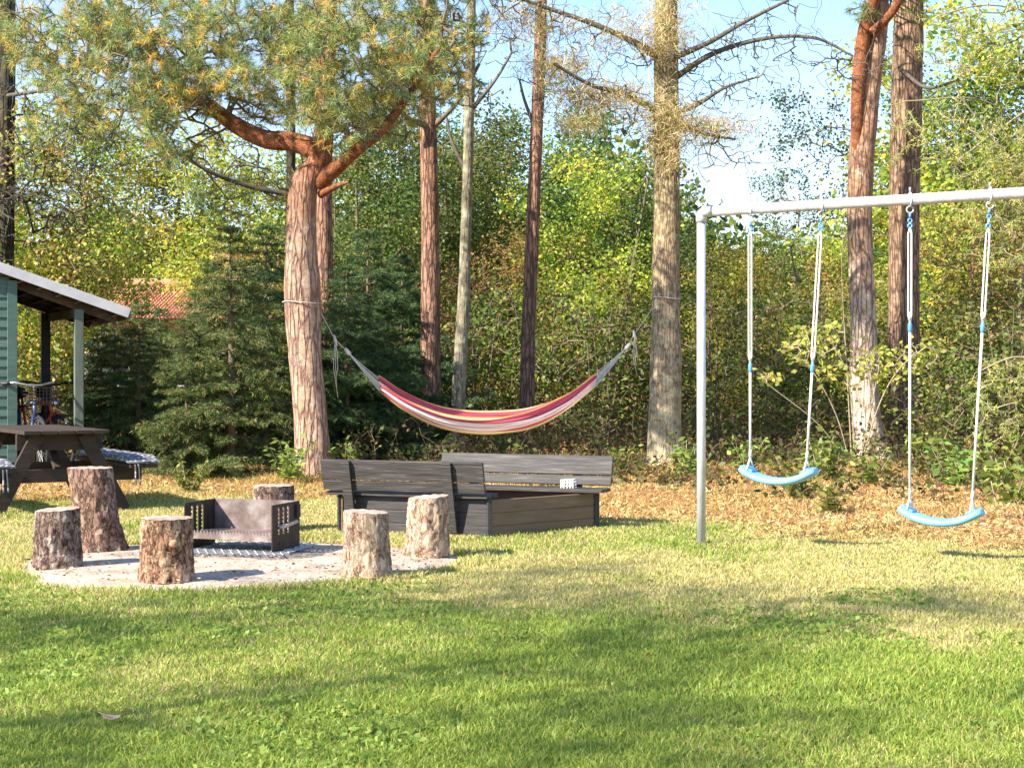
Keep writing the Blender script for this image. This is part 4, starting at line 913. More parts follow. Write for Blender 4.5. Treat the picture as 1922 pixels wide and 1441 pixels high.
# ---------------------------------------------------------------- undergrowth and litter (uncountable)
def in_view(x, y, m=1.5): return np.abs(x) < y * 0.335 + m
def scatter(n, y0, y1, m=1.5, pw=1.0):
    y = y0 + (y1 - y0) * rng.random(n) ** pw; x = (rng.random(n) * 2 - 1) * (y * 0.335 + m)
    return x, y
def undergrowth():
    x, y = scatter(3300, 14.5, 30, 2.5); k = (y > np.interp(x, BX, BY) + 1.6 + rng.random(len(x)) * 2.0) & (np.hypot(x + 2.2, y - 17.9) > 0.9)
    x = x[k]; y = y[k]; z = ground_z(x, y); A = []; B = []; LP = []
    for i in range(len(x)):
        h = rng.uniform(0.25, 1.0) * (0.22 + 0.9 * min(1, max(0, (y[i] - 16) / 6))); a = rng.random() * 6.28; lean = rng.uniform(0.1, 0.9) * h
        p = np.array([x[i], y[i], z[i]]); n = 4
        for j in range(n):
            t = (j + 1) / n; q = np.array([x[i] + math.cos(a) * lean * t * t, y[i] + math.sin(a) * lean * t * t, z[i] + h * (t - 0.25 * t * t)]) + rng.normal(0, 0.02, 3)
            A.append(p); B.append(q); p = q
            if j > 0: LP.append(q)
    v, f = frusta(A, B, np.full(len(A), 0.0045), np.full(len(A), 0.003), 3)
    o = npmesh('undergrowth', v, f, M['twig'], smooth=False); tag(o, 'tangle of thin brown stems and brambles under the trees', 'undergrowth', kind='stuff')
    LP = np.array(LP); per = 4; PP = np.repeat(LP, per, 0) + rng.normal(0, 0.05, (len(LP) * per, 3)); DD = rng.normal(0, 1, PP.shape) * np.array([1, 1, .5])
    L = 0.04 + 0.05 * rng.random(len(PP)); v, f = leaf_quads(PP, DD, L, L * 0.6)
    c = palette([(0.07, 0.12, 0.025), (0.12, 0.18, 0.035), (0.20, 0.15, 0.06), (0.14, 0.10, 0.045), (0.26, 0.28, 0.07)], len(PP), [.3, .27, .18, .17, .08])
    o = npmesh('undergrowth_leaves', v, f, M['leaf'], colr=np.repeat(c, 4, 0)); tag(o, 'low green and brown leaves of brambles covering the wood floor', 'undergrowth', kind='stuff')
undergrowth()
def litter():
    x, y = scatter(330000, 9.2, 27, 2.0, 1.25); m = litter_mask(x, y)
    k = (rng.random(len(x)) < m ** 1.2) & (pad_r(x, y) > 1.05); x = x[k]; y = y[k]; z = ground_z(x, y) + rng.random(len(x)) * 0.025
    P = np.stack([x, y, z], -1); N = len(P); D = rng.normal(0, 1, (N, 3)) * np.array([1, 1, 0.35])
    L = (0.02 + 0.045 * rng.random(N)); big = rng.random(N) > 0.86; v, f = leaf_quads(P, D, L, L * np.where(big, 0.5, 0.14))
    c = palette([(0.52, 0.32, 0.14), (0.66, 0.46, 0.22), (0.38, 0.21, 0.10), (0.70, 0.55, 0.28), (0.20, 0.11, 0.06), (0.22, 0.22, 0.07)], N, [.26, .24, .18, .16, .09, .07])
    o = npmesh('leaf_litter', v, f, M['litter'], colr=np.repeat(c, 4, 0)); tag(o, 'orange-brown pine needles and dry leaves at the edge of the lawn', 'leaf litter', kind='stuff')
litter()
def blades(x, y, L, wd, lean, cols, name, label, cat, mat, curl=0.5):
    N = len(x); z = ground_z(x, y) - 0.004; a = rng.random(N) * 2 * np.pi; ln = lean * (0.3 + rng.random(N))
    d = np.stack([np.cos(a), np.sin(a), np.zeros(N)], -1); b = rng.random(N) * 2 * np.pi; s = np.stack([np.cos(b), np.sin(b), np.zeros(N)], -1) * (wd[:, None] * 0.5)
    P0 = np.stack([x, y, z], -1); up = np.array([0, 0, 1.0])
    P1 = P0 + up * (L * 0.55)[:, None] + d * (L * ln * 0.35)[:, None]
    P2 = P0 + up * (L * (1 - 0.35 * ln))[:, None] + d * (L * ln)[:, None]
    v = np.stack([P0 - s, P0 + s, P1 + s * 0.8, P1 - s * 0.8, P2], 1).reshape(-1, 3)
    i = (np.arange(N) * 5)[:, None]
    f = np.concatenate([i + np.array([[0, 1, 2]]), i + np.array([[0, 2, 3]]), i + np.array([[3, 2, 4]])], 0)
    o = npmesh(name, v, f, mat, colr=np.repeat(cols, 5, 0)); tag(o, label, cat, kind='stuff'); return o
def lawn():
    n = 800000
    u = rng.random(n); y = 4.3 * np.exp(u * math.log(17.5 / 4.3)); x = (rng.random(n) * 2 - 1) * (y * 0.345 + 0.7)
    m = litter_mask(x, y); g = np.array([[-1.327, 12.33], [-.17, 11.88], [.669, 12.62], [-.488, 13.07]])
    thin = fbm(x * 2.3, y * 2.3, 8, 3)
    k = (rng.random(n) > m * 0.93) & (pad_r(x, y) > 0.975 + (fbm(x * 4, y * 4, 5, 3) - 0.5) * 0.16 + rng.normal(0, 0.018, n)) & (thin + rng.random(n) * 0.4 > 0.42)
    x = x[k]; y = y[k]; N = len(x)
    dry = dry_mask(x, y)
    g1 = palette([(0.24, 0.34, 0.05), (0.32, 0.41, 0.07), (0.17, 0.26, 0.045), (0.42, 0.46, 0.10)], N, [.33, .33, .12, .22], 0.12)
    g2 = palette([(0.60, 0.50, 0.23), (0.53, 0.49, 0.17), (0.68, 0.57, 0.31), (0.44, 0.46, 0.13)], N, [.32, .28, .18, .22], 0.12)
    w = (rng.random(N) < dry * 0.9 + 0.08)[:, None]
    c = np.where(w, g2, g1)
    fine = fbm(x * 5, y * 5, 2, 3)
    L = (0.022 + 0.030 * rng.random(N)) * (0.65 + 0.75 * fine) * np.where(w[:, 0], 0.8, 1.05)
    edge = (pad_r(x, y) < 1.10); L = L * np.where(edge, 1.5, 1)
    blades(x, y, L, 0.0020 + 0.00048 * y * (0.7 + 0.6 * rng.random(N)), 0.75, c, 'lawn_grass', 'short mown lawn grass, green in front and straw-coloured farther back', 'grass', M['grass'])
    # clover and broad-leaved weeds
    n = 15000; y = 4.4 * np.exp(rng.random(n) * math.log(10 / 4.4)); x = (rng.random(n) * 2 - 1) * (y * 0.345 + 0.5)
    k = (fbm(x * 1.5 + 4, y * 1.5, 9, 3) > 0.60) & (pad_r(x, y) > 1.02); x = x[k]; y = y[k]
    P = np.repeat(np.stack([x, y, ground_z(x, y) + 0.012 + 0.012 * rng.random(len(x))], -1), 4, 0); N = len(P)
    D = rng.normal(0, 1, (N, 3)) * np.array([1, 1, 0.22]) + np.array([0, 0, 0.12]); S_ = 0.012 + 0.022 * rng.random(N)
    v, f = leaf_quads(P + D * 0.006, D, S_, S_ * 0.75); c = palette([(0.19, 0.29, 0.055), (0.26, 0.36, 0.07), (0.33, 0.41, 0.10)], N, [.4, .35, .25])
    o = npmesh('clover', v, f, M['grass'], colr=np.repeat(c, 4, 0)); tag(o, 'patches of clover and flat weeds in the near lawn', 'clover', kind='stuff')
    # rough dry grass along the wood edge and round the pine foot
    n = 200000; x, y = scatter(n, 10, 24, 1.6, 1.1); m = litter_mask(x, y); q = fbm(x * 1.4, y * 1.4, 12, 4)
    k = (m > 0.35) & (q + rng.random(n) * 0.3 > 0.55); x = x[k]; y = y[k]; N = len(x)
    c = palette([(0.68, 0.46, 0.20), (0.62, 0.36, 0.14), (0.26, 0.31, 0.07), (0.42, 0.25, 0.09), (0.50, 0.45, 0.16)], N, [.3, .24, .12, .18, .16])
    blades(x, y, 0.02 + 0.075 * rng.random(N) ** 2 + 0.06 * sstep(15, 18, y), np.full(N, 0.009), 1.5, c, 'rough_grass', 'rough straw and green grass tufts along the edge of the wood', 'grass', M['grass'])
lawn()
# leafy weeds: countable clumps at the lawn edge
def weed_proto(seed, kind):
    rs = np.random.default_rng(seed); root = thing('weed', 'x', 'weed'); A = []; B = []; LP = []; LD = []
    for s in range(9):
        a = rs.random() * 6.28; h = rs.uniform(0.12, 0.34); ln = rs.uniform(0.05, 0.2); p = np.array([rs.normal(0, .04), rs.normal(0, .04), 0])
        for j in range(5):
            t = (j + 1) / 5; q = p + np.array([math.cos(a) * ln / 5, math.sin(a) * ln / 5, h / 5]); A.append(p); B.append(q); p = q
            for _ in range(4): LP.append(q + rs.normal(0, 0.01, 3)); LD.append(rs.normal(0, 1, 3) * np.array([1, 1, .4]))
    v, f = frusta(A, B, np.full(len(A), .0035), np.full(len(A), .0025), 4); npmesh('stem', v, f, M['twig_pale'], root)
    LP = np.array(LP); L = 0.04 + 0.05 * rs.random(len(LP)); v, f = leaf_quads(LP, np.array(LD), L, L * 0.5, rs)
    c = palette([(0.17, 0.24, 0.05), (0.25, 0.31, 0.06), (0.34, 0.36, 0.08)], len(LP), [.4, .35, .25], .12, rs)
    npmesh('leaves', v, f, M['leaf'], root, colr=np.repeat(c, 4, 0)); return root
wp = weed_proto(5, 0); wi = 0
WEEDS = [(1500, 940, 1.4, 'green weed clump on the needles below the left swing'), (1540, 915, 1.6, 'tall green weed left of the pale pine foot'), (1630, 925, 1.2, 'green weed before the pale pine foot'),
         (1750, 900, 1.8, 'leafy weed right of the shaded pine foot'), (1800, 925, 1.7, 'leafy weed behind the right swing seat'), (1870, 900, 2.0, 'bushy weed at the right edge under the bank'),
         (1560, 965, 1.0, 'small weed between the two swings'), (640, 905, 1.3, 'yellow-green weed at the right foot of the hammock pine'), (545, 912, 1.5, 'weed tuft at the left foot of the hammock pine'),
         (355, 925, 1.1, 'small weed below the young spruces'), (1290, 900, 1.4, 'weed beside the grey spruce foot'), (1170, 890, 1.3, 'weed just right of the far bench backrest'),
         (930, 858, 1.7, 'green weed growing behind the far bench'), (1400, 900, 1.3, 'weed behind the swing seat nearest the post'), (1905, 960, 1.6, 'big weed at the right edge of the photo')]
for px, py, sc, lab in WEEDS:
    o = wp if wi == 0 else copy_tree(wp); wi += 1; d = dist(py); x = (px - 961) * d / FPX
    o.location = (x, d, float(ground_z(x, d)) - 0.01); o.scale = (sc, sc, sc); o.rotation_euler = (0, 0, wi * 1.7); tag(o, lab, 'weed', 'weeds along the wood edge')

# dry leaf and bare earth spot in the near lawn
mb = MB(); n = 12
vs = [(0, 0, 0.012)] + [(0.05 * math.cos(a) * (1 + 0.25 * math.sin(3 * a)), 0.03 * math.sin(a), 0.022 + 0.01 * math.cos(2 * a)) for a in [2 * math.pi * i / n for i in range(n)]]
mb.add(vs, [(0, i + 1, (i + 1) % n + 1) for i in range(n)])
lf = mb.build('dry_leaf', mat_noise('dry_leaf', [(0.3, (0.42, 0.26, 0.14)), (0.7, (0.60, 0.42, 0.27))], (40, 40, 40), 0.9, 0.3)); p = at(212, dist(1366)); lf.location = (p.x, p.y, float(ground_z(p.x, p.y)) + 0.025); lf.scale = (1, 1, 1)
so = lf.modifiers.new('solid', 'SOLIDIFY'); so.thickness = 0.002
tag(lf, 'single curled tan leaf lying on the near left lawn', 'leaf')

# ================================================================ log stumps round the fire pit
def stump(label, px, py, r, h, mat, seed, lean=(0, 0), flare=0.06, slant=(0, 0), knots=(), rtop=None, rough=0.05):
    d = dist(py) + r; x = (px - 961) * d / FPX
    root = thing('log_stump', label, 'log stump', (x, d, PADZ - 0.004), 0, 'log seats around the fire pit')
    rs = np.random.default_rng(seed); nz_, na = 40, 96
    z = np.linspace(0, 1, nz_); a = np.linspace(0, 2 * np.pi, na, endpoint=False); A, Z = np.meshgrid(a, z)
    rtop = rtop or r * 0.94; R = r + (rtop - r) * Z
    R = R * (1 + flare * np.exp(-Z * 7) * (1 + 0.6 * np.cos(3 * A + seed)))
    ca, sa = np.cos(A), np.sin(A)
    R = R * (1 + 0.10 * (fbm(ca * 0.9 + seed, sa * 0.9, Z * 1.0, 2) - 0.5) + rough * (fbm(ca * 5 + seed, sa * 5, Z * h * 26, 3) - 0.5) * 2)
    plate = fbm(ca * 2.6 + seed * 2, sa * 2.6, Z * h * 9, 3); R = R - 0.007 * sstep(0.52, 0.56, plate)
    for ka, kz, kr in knots:
        da = (A - ka + np.pi) % (2 * np.pi) - np.pi; q = np.exp(-((da * r) ** 2 + ((Z - kz) * h) ** 2) / (kr * kr)); R = R + 0.035 * q
    H = h * Z
    X = lean[0] * Z * h + R * ca; Y = lean[1] * Z * h + R * sa; ZZ = H + Z * (slant[0] * R * ca + slant[1] * R * sa)
    P = np.stack([X, Y, ZZ], -1).reshape(-1, 3); I = np.arange(nz_ * na).reshape(nz_, na); J = np.roll(I, -1, 1)
    f = np.stack([I[:-1], J[:-1], J[1:], I[1:]], -1).reshape(-1, 4)
    npmesh('bark', P, f, mat, root, smooth=True)
    rim = P.reshape(nz_, na, 3)[-1]; c = rim.mean(0); mb = MB(); rings = 8; vs = []
    for i in range(rings + 1):
        t = 1 - i / rings * 0.999
        for k in range(na):
            q = c + (rim[k] - c) * t * 0.995; vs.append((q[0] , q[1], q[2] + (0.004 if i else 0.0005) + 0.002 * math.sin(k * 0.7 + i)))
    fs = [(i * na + k, i * na + (k + 1) % na, (i + 1) * na + (k + 1) % na, (i + 1) * na + k) for i in range(rings) for k in range(na)]
    mb.add(vs, fs); mb.build('cut_top', M['rings'], root, smooth=True)
    for ka, kz, kr in knots:
        mb = MB(); rad = r * 1.0 + 0.034; cc = V((lean[0] * kz * h + rad * math.cos(ka), lean[1] * kz * h + rad * math.sin(ka), kz * h)); n = V((math.cos(ka), math.sin(ka), 0.15))
        mb.tube([cc - n * 0.03, cc + n * 0.008, cc + n * 0.016], [kr * 0.8, kr * 0.72, kr * 0.6], 16); mb.build('knot', M['stump_knot'], root, smooth=True)
    return root
M['stump_knot'] = mat_noise('sawn_knot', [(0.3, (0.40, 0.21, 0.11)), (0.7, (0.58, 0.36, 0.20))], (40, 40, 40), 0.9, 0.4)
stump('orange-flaked log stump with a sawn knot, left in front of the grill', 313, 1100, 0.158, 0.36, M['stump_a'], 3, knots=[(-1.15, 0.64, 0.03)], rough=0.07)
stump('grey rough-barked short stump at the far left of the fire pit', 108, 1073, 0.148, 0.355, M['stump_b'], 8, slant=(0.06, 0.02), rough=0.06)
stump('tallest stump, brown with a widening foot, beside the picnic table', 190, 1042, 0.155, 0.56, M['stump_c'], 12, lean=(-0.13, 0), flare=0.22, rtop=0.148, rough=0.05)
stump('stump behind the grill with only its top showing', 513, 1000, 0.165, 0.335, M['stump_b'], 17, rough=0.04)
stump('upright pale stump with speckled bark right of the grill', 689, 1089, 0.148, 0.375, M['stump_d'], 23, flare=0.16, slant=(-0.05, 0), rtop=0.136, rough=0.03, lean=(-0.02, 0))
stump('pale split stump with slanting top in front of the sandbox', 800, 1051, 0.150, 0.385, M['stump_d'], 29, slant=(0.08, 0.02), rtop=0.135, rough=0.07, lean=(0.03, 0))

# ================================================================ grill
def grill():
    RN = V((-1.571, FPX / 287.0, 0)); RF = V((-1.453, FPX / 276.0, 0)); LF = V((-2.05, FPX / 270.5, 0))
    wdir = V((0.95, -0.30, 0)).normalized(); ddir = V((0.30, 0.95, 0)).normalized(); Wd = 0.64; Dp = 0.42
    org = RN - wdir * Wd                           # left near corner
    root = thing('fire_grill', 'open sooty steel fire grill with slotted side plates standing in the middle of the pit', 'grill', (org.x, org.y, PADZ), math.atan2(wdir.y, wdir.x))
    # local: x = width, y = depth, z up
    t = 0.007
    def side(x0):
        # plate with three columns of toothed slots, built as bars round openings
        mb = MB(); H = 0.335
        mb.box((x0, Dp / 2, 0.065), (t, Dp, 0.13))                 # lower leg plate
        mb.box((x0, Dp / 2, H - 0.012), (t, Dp, 0.024))
        cols_ = [(0.0, 0.085), (0.115, 0.155), (0.185, 0.225), (0.255, Dp)]
        for a, b in cols_: mb.box((x0, (a + b) / 2, (0.13 + H - 0.024) / 2), (t, b - a, H - 0.154))
        for a, b in ((0.085, 0.115), (0.155, 0.185), (0.225, 0.255)):  # teeth in the slots
            for k in range(6):
                z = 0.150 + k * 0.027; mb.box((x0, a + 0.007, z), (t * 0.9, 0.014, 0.009), Matrix.Rotation(-0.5, 3, 'X'))
        return mb
    side(0).build('side_plate', M['steel_black'], root); side(Wd).build('side_plate', M['steel_black'], root)
    mb = MB(); mb.box((Wd / 2, Dp, 0.23), (Wd - t, t, 0.21)); mb.build('back_plate', M['steel_grey'], root)
    mb = MB(); mb.box((Wd / 2, Dp / 2 + 0.01, 0.132), (Wd - t - 0.004, Dp - 0.03, 0.006)); mb.build('fire_tray', M['steel_grey'], root)
    mb = MB(); mb.box((Wd / 2, 0.012, 0.118), (Wd - t - 0.002, 0.005, 0.036))
    nt = 26
    for k in range(nt):
        x = 0.02 + k * (Wd - 0.04) / (nt - 1); mb.add([(x - .011, 0.010, 0.136), (x + .011, 0.010, 0.136), (x, 0.010, 0.160), (x - .011, 0.016, 0.136), (x + .011, 0.016, 0.136), (x, 0.016, 0.160)],
                                              [(0, 1, 2), (5, 4, 3), (0, 3, 4, 1), (1, 4, 5, 2), (2, 5, 3, 0)])
    mb.build('front_rim', M['steel_grey'], root)
    mb = MB(); x = Wd + 0.03
    mb.tube([(Wd, 0.10, 0.185), (x, 0.10, 0.185), (x + 0.01, 0.30, 0.205)], 0.012, 10); mb.build('handle', M['handle_wood'], root, smooth=True)
    mb = MB(); mb.box((Wd + 0.012, Dp - 0.05, 0.27), (0.02, 0.05, 0.09)); mb.build('hinge', M['steel_black'], root, bevel=0.002); mb = MB(); mb.box((Wd + 0.006, Dp / 2, 0.075), (0.006, 0.22, 0.012)); mb.build('bracket', M['steel_black'], root, bevel=0.002)
    return root, wdir, ddir, org
M['handle_wood'] = mat_noise('weathered_handle', [(0.3, (0.34, 0.29, 0.24)), (0.7, (0.55, 0.49, 0.42))], (30, 30, 30), 0.85, 0.3)
gr, gw, gd, gorg = grill()
# expanded metal sheet on the ground under the grill
mb = MB(); nx_, ny_ = 14, 5; Lx, Ly = 0.80, 0.62
for j in range(ny_ + 1):
    for sgn in (-1, 1):
        pts = []
        for i in range(nx_ + 1):
            pts.append((i / nx_ * Lx, j / ny_ * Ly + sgn * (0.5 if i % 2 else -0.5) * Ly / ny_ * 0.95, 0.010 + (0.0015 if sgn > 0 else 0)))
        mb.tube(pts, 0.0042, 5, cap=False)
gm = mb.build('wire_mesh', M['mesh_metal']); gm.location = (gorg.x - gw.x * 0.03 - gd.x * 0.14, gorg.y - gw.y * 0.03 - gd.y * 0.14, PADZ + 0.005); gm.rotation_euler = (0, 0, math.atan2(gw.y, gw.x) + 0.12)
tag(gm, 'pale expanded wire mesh lying on the ground under the grill', 'mesh')
aN = 72; AAx = gorg.x + gw.x * 0.34 + gd.x * 0.16; AAy = gorg.y + gw.y * 0.34 + gd.y * 0.16
av = [(0, 0, 0)]; af = []
for ring in range(1, 9):
    for k in range(aN):
        th = 2 * math.pi * k / aN; w = 1 + 0.16 * math.sin(3 * th + 2) + 0.22 * (float(vn(math.cos(th) * 3 + 9, math.sin(th) * 3)) - 0.5); q = ring / 8
        av.append((0.52 * q * w * math.cos(th), 0.40 * q * w * math.sin(th), 0.012 * (1 - q ** 3) - 0.006 * q ** 6))
for k in range(aN): af.append((0, 1 + k, 1 + (k + 1) % aN))
for r_ in range(7):
    for k in range(aN): a0_ = 1 + r_ * aN; af.append((a0_ + k, a0_ + aN + k, a0_ + aN + (k + 1) % aN, a0_ + (k + 1) % aN))
mb = MB(); mb.add(av, af); ash = mb.build('ash', mat_noise('ash_and_soot', [(0.3, (0.05, 0.045, 0.045)), (0.5, (0.13, 0.115, 0.11)), (0.7, (0.30, 0.27, 0.26))], (18, 18, 18), 1.0, 0.6), smooth=True)
ash.location = (AAx, AAy, 0.026); ash.rotation_euler = (0, 0, math.atan2(gw.y, gw.x)); tag(ash, 'grey ash and soot spread under the grill', 'ash', kind='stuff')
gm.location.z = 0.034
# dark bits on the pad
n = 900; a = rng.random(n) * 6.28; q = rng.random(n) ** 0.5 * 0.95; x = PC[0] + PR[0] * q * np.cos(a); y = PC[1] + PR[1] * q * np.sin(a)
v, f = leaf_quads(np.stack([x, y, np.full(n, 0.036)], -1), rng.normal(0, 1, (n, 3)) * np.array([1, 1, .12]), 0.015 + 0.025 * rng.random(n), 0.006 + 0.008 * rng.random(n))
o = npmesh('bark_debris', v, f, M['litter'], colr=np.repeat(palette([(0.12, 0.07, 0.05), (0.30, 0.20, 0.14), (0.42, 0.30, 0.18)], n), 4, 0)); tag(o, 'bark chips and needles scattered over the pale fire pit ground', 'debris', kind='stuff')

# ================================================================ sandbox with two benches
def sandbox():
    Fp = V((-.17, 11.88, 0)); Lp = V((-1.327, 12.33, 0)); Rp = V((.669, 12.62, 0)); Bp = Lp + Rp - Fp
    root = thing('sandbox', 'low wooden sandbox with black stained bench backrests on two sides and brown panelled flank', 'sandbox', (Fp.x, Fp.y, 0))
    o = V(Fp); z0, z1 = -0.02, 0.275
    def wall(a, b, mat, name, th=0.03):
        a = a - o; b = b - o; d = (b - a).normalized(); n = V((d.y, -d.x, 0)); mb = MB(); H = (z1 - z0) / 3
        for k in range(3):
            mb.beam(a - n * (th / 2) + V((0, 0, z0 + H * (k + .5))) - d * 0.0, b - n * (th / 2) + V((0, 0, z0 + H * (k + .5))), th, H - 0.001)
        return mb.build(name, mat, root, bevel=0.004)
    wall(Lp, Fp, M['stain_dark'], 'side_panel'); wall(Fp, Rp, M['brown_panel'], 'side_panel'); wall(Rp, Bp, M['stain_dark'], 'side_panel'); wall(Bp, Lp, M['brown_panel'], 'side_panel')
    for p in (Fp, Lp, Rp, Bp):
        mb = MB(); mb.box(p - o + V((0, 0.0, z1 / 2 - 0.004)), (0.035, 0.035, z1 + 0.02), Matrix.Rotation(0.37, 3, 'Z'))
        mb.build('corner_post', M['stain_dark'], root, bevel=0.004)
    mb = MB(); c = (Fp + Bp) / 2
    mb.poly([((p - c) * 0.95 + c - o).to_2d() for p in (Fp, Rp, Bp, Lp)], 0.0, 0.17); mb.build('sand', M['sand'], root)
    e = (Lp - Fp).normalized(); outn = V((e.y, -e.x, 0)); outn = -outn if outn.y > 0 else outn   # towards the camera
    def bench(a, b, out, ext_a, ext_b, lean, post_t, seat_out=0.05, seat_in=0.20, top=0.565):
        a = a - o; b = b - o; d = (b - a).normalized(); A = a - d * ext_a; B = b + d * ext_b
        bn = []
        # seat of two planks
        mb = MB()
        for k, (w, off) in enumerate(((0.11, seat_out - 0.055), (0.11, -seat_in + 0.075))):
            mb.beam(A + out * off + V((0, 0, 0.300)), B + out * off + V((0, 0, 0.300)), w, 0.028)
        mb.build('bench_seat', M['stain'], root, bevel=0.004)
        # backrest of two planks leaning outwards
        def bp(z): return out * (seat_out + 0.01 + lean * (z - 0.30))
        mb = MB()
        for zc, hh in ((0.485, 0.155), (0.365, 0.075)):
            tilt = (V((0, 0, 1)) + out * lean).normalized()
            mb.beam(A + bp(zc) + V((0, 0, zc)), B + bp(zc) + V((0, 0, zc)), hh, 0.028, up=out - V((0, 0, lean)))
        mb.build('backrest', M['stain'], root, bevel=0.005)
        for t in post_t:
            p = A + (B - A) * t; q = out * 0.032
            mb = MB(); zb = 0.03
            mb.beam(p + bp(zb) + q + V((0, 0, zb)) , p + bp(0.553) + q + V((0, 0, 0.553)), 0.078, 0.034, up=out); mb.build('back_post', M['stain'], root, bevel=0.004)
    bench(Lp, Fp, outn, 0.10, 0.0, 0.24, (0.165, 0.79))
    bench(Bp, Rp, -outn, 0.14, 0.10, 0.24, (0.2, 0.8))
    return root
M['sand'] = mat_noise('box_sand', [(0.3, (0.20, 0.12, 0.075)), (0.7, (0.34, 0.21, 0.13))], (12, 12, 12), 0.95, 0.5)
sandbox()
# pierced white basket left on the far bench seat
mb = MB(); w_, h_, d_ = 0.10, 0.075, 0.09
for sx in (-1, 1):
    for k in range(5):
        mb.box((sx * w_ / 2, -d_ / 2 + k * d_ / 4, h_ / 2), (0.004, 0.009, h_))
        mb.box((-w_ / 2 + k * w_ / 4, sx * d_ / 2, h_ / 2), (0.009, 0.004, h_))
for k in range(4):
    z = 0.006 + k * (h_ - 0.006) / 3
    for s in (-1, 1): mb.box((s * w_ / 2, 0, z), (0.0055, d_, 0.010)); mb.box((0, s * d_ / 2, z), (w_ + 0.006, 0.0055, 0.010))
mb.box((0, 0, 0.003), (w_, d_, 0.004))
bk = mb.build('basket', M['white'], None); p = W(1067, 920, 12.62); bk.location = (p[0], p[1], 0.303); bk.rotation_euler = (0, 0, -0.3)
tag(bk, 'small white pierced basket standing on the far bench seat of the sandbox', 'basket')

